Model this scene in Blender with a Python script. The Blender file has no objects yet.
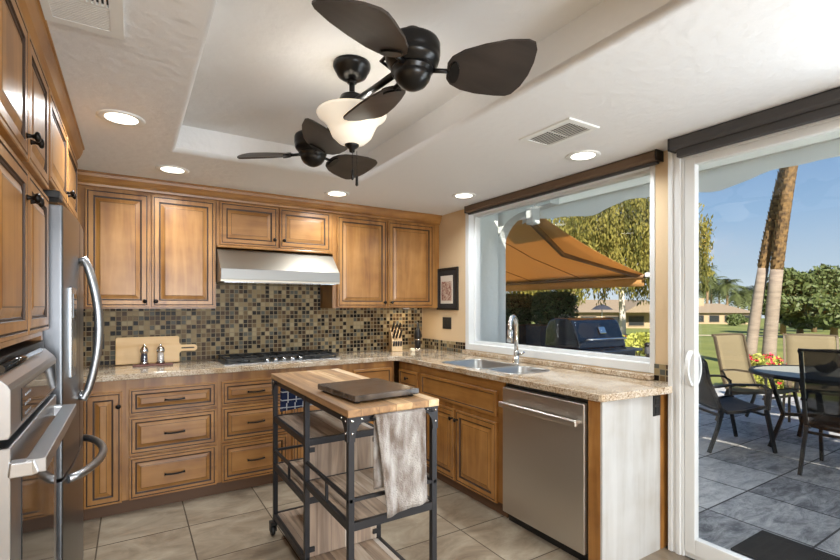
import bpy, bmesh, math, random
from mathutils import Vector, Matrix
R = random.Random(7)
PI = math.pi
C = bpy.context.scene.collection
SC = bpy.context.scene

# ------------------------------------------------------------------ camera, sky, sun, exposure
cam_d = bpy.data.cameras.new('camera'); cam = bpy.data.objects.new('camera', cam_d); C.objects.link(cam)
cam_d.sensor_width = 36.0; cam_d.lens = 460/840*36.0; cam_d.shift_y = 26/840; cam_d.clip_end = 900; cam_d.clip_start = 0.02
cam.location = (0, 0, 1.375); cam.rotation_euler = (PI/2, 0, -math.radians(32.1))
SC.camera = cam
SC.view_settings.view_transform = 'Standard'; SC.view_settings.look = 'None'
SC.view_settings.exposure = 0.0; SC.view_settings.gamma = 1.0; SC.view_settings.use_curve_mapping = False
SKY_STRENGTH = 1.3; SUN_STRENGTH = 10.5; CAN_POWER = 10.6; FAN_POWER = 5.0; REAR_FILL_POWER = 220.0; DOOR_FILL_POWER = 62.0

def lin(c):
    return tuple(((v/255)/12.92 if v <= 10 else (((v/255)+.055)/1.055)**2.4) for v in c) + (1.0,)

w = bpy.data.worlds.new('sky'); SC.world = w; w.use_nodes = True
nt = w.node_tree; nt.nodes.clear()
wo = nt.nodes.new('ShaderNodeOutputWorld'); wb = nt.nodes.new('ShaderNodeBackground')
wt = nt.nodes.new('ShaderNodeTexCoord'); ws = nt.nodes.new('ShaderNodeSeparateXYZ'); wr = nt.nodes.new('ShaderNodeValToRGB')
nt.links.new(wt.outputs['Generated'], ws.inputs[0]); nt.links.new(ws.outputs['Z'], wr.inputs[0])
cr = wr.color_ramp
cr.elements[0].position = 0.0; cr.elements[0].color = lin((196, 208, 214))
cr.elements[1].position = 1.0; cr.elements[1].color = lin((78, 116, 166))
for p, c in ((0.06, (172, 190, 204)), (0.16, (140, 170, 200)), (0.30, (102, 140, 184))):
    e = cr.elements.new(p); e.color = lin(c)
nt.links.new(wr.outputs[0], wb.inputs[0]); wb.inputs[1].default_value = SKY_STRENGTH
nt.links.new(wb.outputs[0], wo.inputs[0])

sd = bpy.data.lights.new('sun', 'SUN'); sd.energy = SUN_STRENGTH; sd.angle = math.radians(0.6); sd.color = (1.0, .93, .80)
sun = bpy.data.objects.new('sun', sd); C.objects.link(sun); sun.location = (-6, -8, 9)
sun.rotation_euler = Vector((-.50, -.66, .56)).to_track_quat('Z', 'Y').to_euler()

# added area light outside the fixed door half, standing in for patio daylight
dl_ = bpy.data.lights.new('door_fill_light', 'AREA'); dl_.shape = 'RECTANGLE'; dl_.size = .85; dl_.size_y = 2.0; dl_.energy = DOOR_FILL_POWER; dl_.color = (.84, .93, 1.0)
do_ = bpy.data.objects.new('door_fill_light', dl_); C.objects.link(do_); do_.location = (2.95, .02, 1.08)
do_.rotation_euler = Vector((1, 0, -.22)).to_track_quat('Z', 'Y').to_euler()

# ------------------------------------------------------------------ materials
def mat(name, col, rough=.5, metal=0.0, emis=None, es=1.0, spec=None, coat=0.0, bump=None, noise=None):
    """noise=(scale, col2, stretch xyz, detail) mixes a second colour; bump=(scale, strength)"""
    m = bpy.data.materials.new(name); m.use_nodes = True
    n = m.node_tree.nodes; l = m.node_tree.links; b = n['Principled BSDF']
    b.inputs['Base Color'].default_value = lin(col); b.inputs['Roughness'].default_value = rough; b.inputs['Metallic'].default_value = metal
    if coat: b.inputs['Coat Weight'].default_value = coat; b.inputs['Coat Roughness'].default_value = .12
    if spec is not None: b.inputs['Specular IOR Level'].default_value = spec
    if emis: b.inputs['Emission Color'].default_value = lin(emis); b.inputs['Emission Strength'].default_value = es
    if noise or bump: tc = n.new('ShaderNodeTexCoord')
    if noise:
        mp = n.new('ShaderNodeMapping'); mp.inputs['Scale'].default_value = noise[2]; l.new(tc.outputs['Object'], mp.inputs[0])
        nz = n.new('ShaderNodeTexNoise'); nz.inputs['Scale'].default_value = noise[0]; nz.inputs['Detail'].default_value = noise[3]
        l.new(mp.outputs[0], nz.inputs['Vector'])
        rp = n.new('ShaderNodeValToRGB'); rp.color_ramp.elements[0].position = .35; rp.color_ramp.elements[1].position = .68
        rp.color_ramp.elements[0].color = lin(col); rp.color_ramp.elements[1].color = lin(noise[1])
        l.new(nz.outputs['Fac'], rp.inputs[0]); l.new(rp.outputs[0], b.inputs['Base Color'])
    if bump:
        nb = n.new('ShaderNodeTexNoise'); nb.inputs['Scale'].default_value = bump[0]; nb.inputs['Detail'].default_value = 4
        l.new(tc.outputs['Object'], nb.inputs['Vector'])
        bp = n.new('ShaderNodeBump'); bp.inputs['Strength'].default_value = bump[1]; bp.inputs['Distance'].default_value = .01
        l.new(nb.outputs['Fac'], bp.inputs['Height']); l.new(bp.outputs[0], b.inputs['Normal'])
    return m

def ramp(n, stops, interp='LINEAR'):
    r = n.new('ShaderNodeValToRGB'); cr = r.color_ramp; cr.interpolation = interp
    cr.elements[0].position, cr.elements[0].color = stops[0][0], lin(stops[0][1])
    cr.elements[1].position, cr.elements[1].color = stops[-1][0], lin(stops[-1][1])
    for p, c in stops[1:-1]:
        e = cr.elements.new(p); e.color = lin(c)
    return r

def math_node(n, l, op, a, b=None):
    k = n.new('ShaderNodeMath'); k.operation = op
    for i, v in enumerate((a, b)):
        if v is None: continue
        if isinstance(v, (int, float)): k.inputs[i].default_value = v
        else: l.new(v, k.inputs[i])
    return k.outputs[0]

def tile_mat(name, axes, pitch, offset, grout_w, stops, grout_col, rough, interp='LINEAR', mottled=None, mix_amt=.5, use_random=True, rough_grout=.8):
    """square tiles in object space: each tile takes a random colour from the ramp, with grout lines"""
    m = bpy.data.materials.new(name); m.use_nodes = True
    n = m.node_tree.nodes; l = m.node_tree.links; b = n['Principled BSDF']
    tc = n.new('ShaderNodeTexCoord'); sp = n.new('ShaderNodeSeparateXYZ'); l.new(tc.outputs['Object'], sp.inputs[0])
    cells = []; edges = []
    for ax, p, o in zip(axes, pitch, offset):
        s = sp.outputs['XYZ'.index(ax)]
        v = math_node(n, l, 'DIVIDE', math_node(n, l, 'SUBTRACT', s, o), p)
        cells.append(math_node(n, l, 'FLOOR', v))
        f = math_node(n, l, 'FRACT', v)
        d = math_node(n, l, 'MINIMUM', f, math_node(n, l, 'SUBTRACT', 1.0, f))
        edges.append(math_node(n, l, 'MULTIPLY', d, p))
    cb = n.new('ShaderNodeCombineXYZ'); l.new(cells[0], cb.inputs[0]); l.new(cells[1], cb.inputs[1])
    wn = n.new('ShaderNodeTexWhiteNoise'); wn.noise_dimensions = '3D'; l.new(cb.outputs[0], wn.inputs['Vector'])
    rp = ramp(n, stops, interp)
    if mottled:
        ad = n.new('ShaderNodeVectorMath'); ad.operation = 'ADD'
        l.new(tc.outputs['Object'], ad.inputs[0])
        sc = n.new('ShaderNodeVectorMath'); sc.operation = 'SCALE'; sc.inputs['Scale'].default_value = 7.3; l.new(wn.outputs['Color'], sc.inputs[0])
        l.new(sc.outputs[0], ad.inputs[1])
        mp = n.new('ShaderNodeMapping'); mp.inputs['Scale'].default_value = mottled[2]; l.new(ad.outputs[0], mp.inputs[0])
        nz = n.new('ShaderNodeTexNoise'); nz.inputs['Scale'].default_value = mottled[0]; nz.inputs['Detail'].default_value = 9; nz.inputs['Roughness'].default_value = mottled[1]
        nz.inputs['Distortion'].default_value = .6
        l.new(mp.outputs[0], nz.inputs['Vector'])
        q = math_node(n, l, 'MULTIPLY', wn.outputs['Value'], mix_amt) if use_random else None
        nf = math_node(n, l, 'MULTIPLY', nz.outputs['Fac'], 1.0 - mix_amt) if use_random else nz.outputs['Fac']
        l.new(math_node(n, l, 'ADD', q, nf) if use_random else nf, rp.inputs[0])
    else:
        l.new(wn.outputs['Value'], rp.inputs[0])
    mn = math_node(n, l, 'MINIMUM', edges[0], edges[1])
    g = math_node(n, l, 'LESS_THAN', mn, grout_w/2)
    mx = n.new('ShaderNodeMixRGB'); l.new(g, mx.inputs[0]); l.new(rp.outputs[0], mx.inputs[1]); mx.inputs[2].default_value = lin(grout_col)
    l.new(mx.outputs[0], b.inputs['Base Color'])
    rr = math_node(n, l, 'ADD', math_node(n, l, 'MULTIPLY', g, rough_grout-rough), rough); l.new(rr, b.inputs['Roughness'])
    bp = n.new('ShaderNodeBump'); bp.inputs['Distance'].default_value = .002; bp.inputs['Strength'].default_value = .6; bp.invert = True
    l.new(g, bp.inputs['Height']); l.new(bp.outputs[0], b.inputs['Normal'])
    return m

def wood_mat(name, base, dark, light, grain='Z', rough=.38, scale=1.0, coat=.22, contrast=1.0):
    m = bpy.data.materials.new(name); m.use_nodes = True
    n = m.node_tree.nodes; l = m.node_tree.links; b = n['Principled BSDF']
    tc = n.new('ShaderNodeTexCoord'); mp = n.new('ShaderNodeMapping')
    s = {'X': (1.2, 14, 14), 'Y': (14, 1.2, 14), 'Z': (14, 14, 1.2)}[grain]
    mp.inputs['Scale'].default_value = tuple(v*scale for v in s); l.new(tc.outputs['Object'], mp.inputs[0])
    n1 = n.new('ShaderNodeTexNoise'); n1.inputs['Scale'].default_value = 1.0; n1.inputs['Detail'].default_value = 6; n1.inputs['Distortion'].default_value = .8
    l.new(mp.outputs[0], n1.inputs['Vector'])
    n2 = n.new('ShaderNodeTexNoise'); n2.inputs['Scale'].default_value = 5.0*scale; n2.inputs['Detail'].default_value = 3; l.new(tc.outputs['Object'], n2.inputs['Vector'])
    f = math_node(n, l, 'ADD', math_node(n, l, 'MULTIPLY', n1.outputs['Fac'], .6), math_node(n, l, 'MULTIPLY', n2.outputs['Fac'], .4))
    k = .14/contrast
    rp = ramp(n, ((.5-k, dark), (.5, base), (.5+k, light)))
    l.new(f, rp.inputs[0]); l.new(rp.outputs[0], b.inputs['Base Color'])
    b.inputs['Roughness'].default_value = rough; b.inputs['Coat Weight'].default_value = coat; b.inputs['Coat Roughness'].default_value = .2
    return m

def plank_mat(name, axis_across, width, stops, grain):
    """reclaimed boards, each board its own tone"""
    m = bpy.data.materials.new(name); m.use_nodes = True
    n = m.node_tree.nodes; l = m.node_tree.links; b = n['Principled BSDF']
    tc = n.new('ShaderNodeTexCoord'); sp = n.new('ShaderNodeSeparateXYZ'); l.new(tc.outputs['Object'], sp.inputs[0])
    v = math_node(n, l, 'DIVIDE', sp.outputs['XYZ'.index(axis_across)], width); cell = math_node(n, l, 'FLOOR', v)
    wn = n.new('ShaderNodeTexWhiteNoise'); wn.noise_dimensions = '1D'; l.new(cell, wn.inputs['W'])
    s = {'X': (2, 22, 22), 'Y': (22, 2, 22), 'Z': (22, 22, 2)}[grain]
    mp = n.new('ShaderNodeMapping'); mp.inputs['Scale'].default_value = s; l.new(tc.outputs['Object'], mp.inputs[0])
    ad = n.new('ShaderNodeVectorMath'); ad.operation = 'ADD'; l.new(mp.outputs[0], ad.inputs[0])
    sc = n.new('ShaderNodeVectorMath'); sc.operation = 'SCALE'; sc.inputs['Scale'].default_value = 9; l.new(wn.outputs['Color'], sc.inputs[0]); l.new(sc.outputs[0], ad.inputs[1])
    nz = n.new('ShaderNodeTexNoise'); nz.inputs['Scale'].default_value = 1; nz.inputs['Detail'].default_value = 7; nz.inputs['Distortion'].default_value = 1.2
    l.new(ad.outputs[0], nz.inputs['Vector'])
    f = math_node(n, l, 'ADD', math_node(n, l, 'MULTIPLY', nz.outputs['Fac'], .62), math_node(n, l, 'MULTIPLY', wn.outputs['Value'], .38))
    rp = ramp(n, stops); l.new(f, rp.inputs[0])
    fr = math_node(n, l, 'FRACT', v); g = math_node(n, l, 'LESS_THAN', fr, .018)
    mx = n.new('ShaderNodeMixRGB'); l.new(g, mx.inputs[0]); l.new(rp.outputs[0], mx.inputs[1]); mx.inputs[2].default_value = lin((60, 45, 34))
    l.new(mx.outputs[0], b.inputs['Base Color']); b.inputs['Roughness'].default_value = .55
    return m

def granite_mat(name):
    m = bpy.data.materials.new(name); m.use_nodes = True
    n = m.node_tree.nodes; l = m.node_tree.links; b = n['Principled BSDF']
    tc = n.new('ShaderNodeTexCoord')
    n1 = n.new('ShaderNodeTexNoise'); n1.inputs['Scale'].default_value = 105; n1.inputs['Detail'].default_value = 5; n1.inputs['Roughness'].default_value = .75; l.new(tc.outputs['Object'], n1.inputs['Vector'])
    n2 = n.new('ShaderNodeTexNoise'); n2.inputs['Scale'].default_value = 5; n2.inputs['Detail'].default_value = 5; n2.inputs['Distortion'].default_value = 1.5; l.new(tc.outputs['Object'], n2.inputs['Vector'])
    r1 = ramp(n, ((.28, (58, 50, 46)), (.41, (138, 116, 92)), (.49, (192, 178, 158)), (.62, (212, 203, 190)), (.76, (158, 154, 150))))
    r2 = ramp(n, ((.40, (255, 252, 248)), (.68, (214, 190, 156))))
    l.new(n1.outputs['Fac'], r1.inputs[0]); l.new(n2.outputs['Fac'], r2.inputs[0])
    mx = n.new('ShaderNodeMixRGB'); mx.blend_type = 'MULTIPLY'; mx.inputs[0].default_value = .85
    l.new(r1.outputs[0], mx.inputs[1]); l.new(r2.outputs[0], mx.inputs[2]); l.new(mx.outputs[0], b.inputs['Base Color'])
    b.inputs['Roughness'].default_value = .10; b.inputs['Specular IOR Level'].default_value = .9
    return m

def glass_mat(name, tint=(255, 255, 255), refl=1.0):
    m = bpy.data.materials.new(name); m.use_nodes = True
    n = m.node_tree.nodes; l = m.node_tree.links; n.clear()
    o = n.new('ShaderNodeOutputMaterial'); t = n.new('ShaderNodeBsdfTransparent'); g = n.new('ShaderNodeBsdfGlossy'); f = n.new('ShaderNodeLayerWeight'); x = n.new('ShaderNodeMixShader')
    t.inputs[0].default_value = lin(tint); g.inputs['Roughness'].default_value = 0.0; f.inputs['Blend'].default_value = .5
    k = math_node(n, l, 'MULTIPLY', math_node(n, l, 'ADD', math_node(n, l, 'MULTIPLY', math_node(n, l, 'POWER', f.outputs['Facing'], 5.0), .6), .028), refl)
    l.new(k, x.inputs[0]); l.new(t.outputs[0], x.inputs[1]); l.new(g.outputs[0], x.inputs[2]); l.new(x.outputs[0], o.inputs[0])
    return m

def cloth_translucent(name, col, amt=.5, opacity=1.0):
    m = bpy.data.materials.new(name); m.use_nodes = True
    n = m.node_tree.nodes; l = m.node_tree.links; n.clear()
    o = n.new('ShaderNodeOutputMaterial'); d = n.new('ShaderNodeBsdfDiffuse'); t = n.new('ShaderNodeBsdfTranslucent'); x = n.new('ShaderNodeMixShader')
    d.inputs[0].default_value = lin(col); t.inputs[0].default_value = lin(col); x.inputs[0].default_value = amt
    l.new(d.outputs[0], x.inputs[1]); l.new(t.outputs[0], x.inputs[2])
    if opacity < 1:
        tr = n.new('ShaderNodeBsdfTransparent'); y = n.new('ShaderNodeMixShader'); y.inputs[0].default_value = opacity
        l.new(tr.outputs[0], y.inputs[1]); l.new(x.outputs[0], y.inputs[2]); l.new(y.outputs[0], o.inputs[0])
    else: l.new(x.outputs[0], o.inputs[0])
    return m

def stripes_mat(name, base, line, axes_pitch, width, rough=.9):
    """a woven check: lines of one colour over a ground of another"""
    m = bpy.data.materials.new(name); m.use_nodes = True
    n = m.node_tree.nodes; l = m.node_tree.links; b = n['Principled BSDF']
    tc = n.new('ShaderNodeTexCoord'); sp = n.new('ShaderNodeSeparateXYZ'); l.new(tc.outputs['Object'], sp.inputs[0])
    tot = None
    for ax, p in axes_pitch:
        g = math_node(n, l, 'LESS_THAN', math_node(n, l, 'FRACT', math_node(n, l, 'DIVIDE', sp.outputs['XYZ'.index(ax)], p)), width/p)
        tot = g if tot is None else math_node(n, l, 'MAXIMUM', tot, g)
    mx = n.new('ShaderNodeMixRGB'); l.new(tot, mx.inputs[0]); mx.inputs[1].default_value = lin(base); mx.inputs[2].default_value = lin(line)
    l.new(mx.outputs[0], b.inputs['Base Color']); b.inputs['Roughness'].default_value = rough
    return m

M = {}
M['ceiling'] = mat('ceiling_paint', (226, 226, 226), .8, bump=(16, .5))
M['wall'] = mat('wall_paint_beige', (208, 182, 146), .8, bump=(60, .12))
M['white'] = mat('white_vinyl', (212, 213, 212), .35)
M['white_paint'] = mat('white_metal_paint', (226, 227, 224), .5)
M['woodV'] = wood_mat('maple_vertical', (150, 103, 50), (124, 80, 36), (168, 120, 64), 'Z')
M['woodH'] = wood_mat('maple_horizontal', (150, 103, 50), (124, 80, 36), (168, 120, 64), 'X')
M['woodY'] = wood_mat('maple_lengthwise', (150, 103, 50), (124, 80, 36), (168, 120, 64), 'Y')
M['glaze'] = mat('dark_glaze', (50, 29, 14), .5)
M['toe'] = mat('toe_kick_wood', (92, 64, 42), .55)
M['black'] = mat('oil_rubbed_bronze', (30, 26, 24), .32, .75)
M['fan_bronze'] = mat('fan_bronze', (17, 16, 16), .28, .3)
M['blade'] = wood_mat('fan_blade_wood', (48, 41, 37), (38, 32, 29), (60, 52, 47), 'X', rough=.38, coat=.0)
M['steel'] = mat('brushed_steel', (172, 174, 177), .33, 1.0)
M['sink_steel'] = mat('sink_steel', (176, 176, 174), .36, 1.0)
M['steel_dw'] = mat('dishwasher_steel', (204, 199, 192), .36, 1.0)
M['steel_fridge'] = mat('fridge_steel', (112, 114, 117), .3, 1.0)
M['steel_dark'] = mat('darker_steel', (142, 146, 150), .22, 1.0)
M['chrome'] = mat('polished_steel', (215, 215, 215), .1, 1.0)
M['black_glass'] = mat('black_glass', (14, 14, 15), .06)
M['black_plastic'] = mat('black_plastic', (22, 21, 21), .45)
M['iron'] = mat('cast_iron', (26, 25, 25), .6)
M['cart_metal'] = mat('cart_metal', (52, 52, 55), .45, .6)
M['granite'] = granite_mat('granite')
M['plank_top'] = plank_mat('reclaimed_top', 'X', .082, ((.22, (128, 96, 66)), (.42, (176, 136, 92)), (.58, (206, 170, 124)), (.78, (226, 202, 168))), 'Y')
M['plank_shelf'] = plank_mat('reclaimed_shelf', 'X', .082, ((.22, (112, 94, 80)), (.42, (168, 146, 124)), (.58, (194, 178, 160)), (.78, (204, 200, 196))), 'Y')
M['plank_panel'] = plank_mat('reclaimed_panel', 'X', .075, ((.22, (106, 90, 78)), (.42, (156, 136, 118)), (.6, (180, 166, 150)), (.78, (196, 190, 182))), 'Z')
M['slab'] = mat('dark_stone', (42, 35, 31), .22, noise=(9, (98, 86, 76), (1, 2.2, 1), 9))
M['board'] = wood_mat('cutting_board_maple', (236, 200, 148), (222, 180, 124), (242, 210, 164), 'X', rough=.5, coat=0, scale=.7)
M['knife_wood'] = wood_mat('light_beech', (216, 182, 136), (204, 166, 118), (226, 196, 152), 'Z', rough=.5, coat=0)
M['tray_wood'] = mat('red_brown_wood', (96, 48, 34), .4)
M['mosaic'] = tile_mat('mosaic_tile', 'XZ', (.0380, .0380), (.01, .914), .0062,
    ((0, (26, 20, 16)), (.27, (70, 50, 32)), (.42, (112, 92, 64)), (.58, (148, 130, 96)), (.74, (88, 88, 80)), (.88, (166, 150, 118))), (146, 132, 106), .32, 'CONSTANT')
M['mosaic'].node_tree.nodes['Principled BSDF'].inputs['Specular IOR Level'].default_value = .12
M['mosaic_side'] = tile_mat('mosaic_tile_side', 'YZ', (.0380, .0380), (.01, .914), .0062,
    ((0, (26, 20, 16)), (.27, (70, 50, 32)), (.42, (112, 92, 64)), (.58, (148, 130, 96)), (.74, (88, 88, 80)), (.88, (166, 150, 118))), (146, 132, 106), .32, 'CONSTANT')
M['mosaic_side'].node_tree.nodes['Principled BSDF'].inputs['Specular IOR Level'].default_value = .12
M['floor'] = tile_mat('floor_travertine', 'XY', (.485, .485), (-.172, .395), .008,
    ((.3, (98, 84, 69)), (.45, (132, 118, 100)), (.58, (153, 140, 121)), (.72, (172, 160, 141))), (84, 72, 58), .3, mottled=(3.2, .68, (1, 1.8, 1)), mix_amt=.12)
M['patio'] = tile_mat('patio_slate', 'XY', (.605, .605), (3.47, 1.685), .012,
    ((.34, (84, 84, 88)), (.43, (140, 140, 141)), (.53, (180, 178, 176)), (.68, (212, 209, 205))), (58, 56, 56), .5, mottled=(4.0, .85, (1, 2.6, 1)), mix_amt=.2)
M['glass'] = glass_mat('window_glass')
M['table_glass'] = mat('frosted_table_glass', (158, 158, 148), .55, spec=.2)
M['shade_glass'] = mat('frosted_alabaster', (246, 238, 222), .35, emis=(255, 244, 226), es=.42)
M['lens'] = mat('lamp_lens', (255, 255, 250), .4, emis=(255, 248, 232), es=5.0)
M['blind_dark'] = mat('blind_charcoal_fabric', (64, 62, 62), .8, bump=(400, .3))
M['blind_brown'] = mat('blind_brown_fabric', (98, 78, 60), .75, bump=(400, .3))
M['towel'] = mat('grey_cotton', (112, 98, 88), .95, noise=(1, (182, 178, 174), (26, 26, 9), 9), bump=(160, .9))
M['plaid'] = stripes_mat('blue_plaid', (28, 44, 84), (206, 212, 222), (('X', .052), ('Z', .052)), .006)
M['stucco'] = mat('white_stucco', (198, 204, 204), .9, bump=(18, .5))
M['awning'] = cloth_translucent('awning_canvas', (224, 180, 120), .55)
M['valance'] = cloth_translucent('pale_valance', (226, 228, 226), .4)
M['roof_sheet'] = cloth_translucent('translucent_roof_sheet', (240, 246, 244), .8)
M['lawn'] = mat('lawn_grass', (102, 112, 46), .95, noise=(.35, (134, 136, 66), (1, 1, 1), 8))
M['path'] = mat('sand_path', (214, 198, 164), .9)
M['bark'] = mat('bark', (136, 112, 84), .9, bump=(20, .6))
M['palm_grey'] = mat('palm_trunk_smooth', (150, 136, 122), .9, noise=(1, (128, 114, 102), (3, 3, 16), 5), bump=(14, .5))
M['palm_boot'] = mat('palm_trunk_husks', (140, 110, 70), .9, noise=(1, (78, 60, 42), (9, 9, 12), 3), bump=(10, .8))
M['leaf_dark'] = mat('hedge_leaf', (58, 80, 48), .55)
M['leaf_mid'] = mat('tree_leaf', (82, 94, 48), .6)
M['leaf_willow'] = cloth_translucent('willow_leaf', (146, 138, 74), .35)
M['leaf_yellow'] = mat('shrub_leaf', (158, 160, 70), .6)
M['leaf_palm'] = mat('palm_leaf', (84, 92, 50), .6)
M['flower'] = mat('pink_flower', (214, 44, 76), .6)
M['flower_red'] = mat('red_flower', (196, 44, 34), .6)
M['sling'] = mat('black_sling', (40, 42, 46), .6)
M['sling_tan'] = cloth_translucent('tan_sling', (140, 128, 102), .25)
M['sling_mesh'] = cloth_translucent('charcoal_sling_mesh', (46, 46, 46), .2, .72)
M['patio_metal'] = mat('patio_chair_frame', (26, 25, 25), .45, .3)
M['tan_frame'] = mat('tan_chair_frame', (92, 80, 62), .5, .2)
M['grill'] = mat('grill_enamel', (20, 22, 30), .16, coat=.6)
M['planter'] = mat('planter_slate', (58, 58, 62), .7)
M['stone'] = mat('garden_wall_stone', (150, 134, 116), .9, bump=(12, .6))
M['house_wall'] = mat('house_wall_tan', (166, 146, 118), .9)
M['house_roof'] = mat('house_roof_tile', (138, 122, 102), .9, bump=(6, .5))
M['house_window'] = mat('house_dark_window', (44, 46, 48), .2)
M['door_mat'] = tile_mat('rubber_mat', 'XY', (.05, .05), (0, 0), .012, ((0, (14, 14, 14)), (1, (24, 24, 24))), (6, 6, 6), .9)
M['panel_end'] = wood_mat('end_panel_glare', (182, 180, 176), (170, 165, 158), (190, 189, 186), 'Z', rough=.3, coat=.4)  # whitish tone puts daylight glare on the wood veneer into its colour
M['mat_board'] = mat('photo_mat', (206, 196, 182), .8)
M['print'] = mat('photo_print', (120, 66, 52), .6, noise=(1, (198, 178, 160), (60, 60, 50), 3))
M['plum_glass'] = mat('dark_pepper', (48, 50, 78), .3)
M['clear'] = glass_mat('shaker_glass', (245, 245, 245), 2.0)
M['salt'] = mat('salt', (236, 226, 222), .8)
M['pale_card'] = mat('pale_ceramic', (232, 222, 196), .5)
M['umbrella'] = mat('umbrella_cloth', (52, 54, 64), .8)

# ------------------------------------------------------------------ mesh builder
class MB:
    def __init__(s): s.v = []; s.f = []; s.m = []; s.sm = []
    def face(s, idx, m=0, smooth=False): s.f.append(tuple(idx)); s.m.append(m); s.sm.append(smooth)
    def add(s, pts): b = len(s.v); s.v += [tuple(p) for p in pts]; return b
    def box(s, x0, x1, y0, y1, z0, z1, m=0):
        b = s.add([(x0, y0, z0), (x1, y0, z0), (x1, y1, z0), (x0, y1, z0), (x0, y0, z1), (x1, y0, z1), (x1, y1, z1), (x0, y1, z1)])
        for q in ((3, 2, 1, 0), (4, 5, 6, 7), (0, 1, 5, 4), (1, 2, 6, 5), (2, 3, 7, 6), (3, 0, 4, 7)): s.face([b+i for i in q], m)
        return s
    def prism(s, pts, ax, a, b_, m=0, smooth=False):
        """extrude a 2-D outline along axis ax from a to b_"""
        def P(p, t):
            return {'x': (t, p[0], p[1]), 'y': (p[0], t, p[1]), 'z': (p[0], p[1], t)}[ax]
        n = len(pts); i0 = s.add([P(p, a) for p in pts] + [P(p, b_) for p in pts])
        s.face([i0+i for i in reversed(range(n))], m); s.face([i0+n+i for i in range(n)], m)
        for i in range(n):
            j = (i+1) % n; s.face([i0+i, i0+j, i0+n+j, i0+n+i], m, smooth)
        return s
    def tube(s, path, r, seg=10, m=0, caps=True, smooth=True):
        P = [Vector(p) for p in path]; rs = r if isinstance(r, (list, tuple)) else [r]*len(P)
        up = None; rings = []
        for i, p in enumerate(P):
            t = (P[min(i+1, len(P)-1)] - P[max(i-1, 0)]).normalized()
            if up is None:
                a = Vector((0, 0, 1)) if abs(t.z) < .9 else Vector((1, 0, 0)); up = (a - t*a.dot(t)).normalized()
            else: up = (up - t*up.dot(t)).normalized()
            sd = t.cross(up)
            rings.append(s.add([p + (up*math.cos(2*PI*k/seg) + sd*math.sin(2*PI*k/seg))*rs[i] for k in range(seg)]))
        for a, b in zip(rings, rings[1:]):
            for k in range(seg): s.face([a+k, a+(k+1) % seg, b+(k+1) % seg, b+k], m, smooth)
        if caps: s.face([rings[0]+k for k in reversed(range(seg))], m); s.face([rings[-1]+k for k in range(seg)], m)
        return s
    def sqtube(s, path, w_, h_=None, m=0):
        """flat / square bar following a path"""
        P = [Vector(p) for p in path]; h_ = h_ or w_; rings = []; up = None
        for i, p in enumerate(P):
            t = (P[min(i+1, len(P)-1)] - P[max(i-1, 0)]).normalized()
            if up is None:
                a = Vector((0, 0, 1)) if abs(t.z) < .9 else Vector((1, 0, 0)); up = (a - t*a.dot(t)).normalized()
            else: up = (up - t*up.dot(t)).normalized()
            sd = t.cross(up)
            rings.append(s.add([p + up*(h_/2*a) + sd*(w_/2*b) for a, b in ((1, 1), (1, -1), (-1, -1), (-1, 1))]))
        for a, b in zip(rings, rings[1:]):
            for k in range(4): s.face([a+k, b+k, b+(k+1) % 4, a+(k+1) % 4], m)
        s.face([rings[0]+k for k in range(4)], m); s.face([rings[-1]+k for k in reversed(range(4))], m)
        return s
    def lathe(s, prof, c=(0, 0, 0), ax='z', seg=28, m=0, caps=True):
        def P(r, h, a):
            x, y = r*math.cos(a), r*math.sin(a)
            v = {'z': (x, y, h), '-y': (x, -h, y), 'x': (h, x, y), '-x': (-h, y, x)}[ax]
            return tuple(v[i]+c[i] for i in range(3))
        rings = [s.add([P(max(r, .0002), h, 2*PI*k/seg) for k in range(seg)]) for r, h in prof]
        for a, b in zip(rings, rings[1:]):
            for k in range(seg): s.face([a+k, a+(k+1) % seg, b+(k+1) % seg, b+k], m, True)
        if caps: s.face([rings[0]+k for k in reversed(range(seg))], m); s.face([rings[-1]+k for k in range(seg)], m)
        return s
    def rings(s, x0, x1, z0, z1, yf, prof):
        """nested rectangles facing -y; prof = (inset, depth behind front plane, material)"""
        prev = None
        for ins, d, m in prof:
            b = s.add([(x0+ins, yf+d, z0+ins), (x1-ins, yf+d, z0+ins), (x1-ins, yf+d, z1-ins), (x0+ins, yf+d, z1-ins)])
            if prev is not None:
                for k in range(4): s.face([prev+k, prev+(k+1) % 4, b+(k+1) % 4, b+k], m)
            prev = b
        s.face([prev, prev+1, prev+2, prev+3], prof[-1][2])
        return s
    def grid(s, fn, nu, nv, m=0, smooth=True):
        b = s.add([fn(i/nu, j/nv) for j in range(nv+1) for i in range(nu+1)])
        for j in range(nv):
            for i in range(nu):
                a = b+j*(nu+1)+i; s.face([a, a+1, a+nu+2, a+nu+1], m, smooth)
        return s
    def build(s, name, mats, parent=None, bev=0, solid=0, fixn=True):
        me = bpy.data.meshes.new(name); me.from_pydata(s.v, [], s.f)
        for m in (mats if isinstance(mats, (list, tuple)) else [mats]): me.materials.append(m)
        me.polygons.foreach_set('material_index', s.m); me.polygons.foreach_set('use_smooth', s.sm); me.update()
        if fixn:
            bm = bmesh.new(); bm.from_mesh(me); bmesh.ops.recalc_face_normals(bm, faces=bm.faces[:]); bm.to_mesh(me); bm.free()
        o = bpy.data.objects.new(name, me); C.objects.link(o)
        if parent: o.parent = parent
        if bev:
            k = o.modifiers.new('bevel', 'BEVEL'); k.width = bev; k.segments = 2; k.limit_method = 'ANGLE'; k.angle_limit = math.radians(40)
        if solid:
            k = o.modifiers.new('solidify', 'SOLIDIFY'); k.thickness = solid; k.offset = 0
        return o

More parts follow.
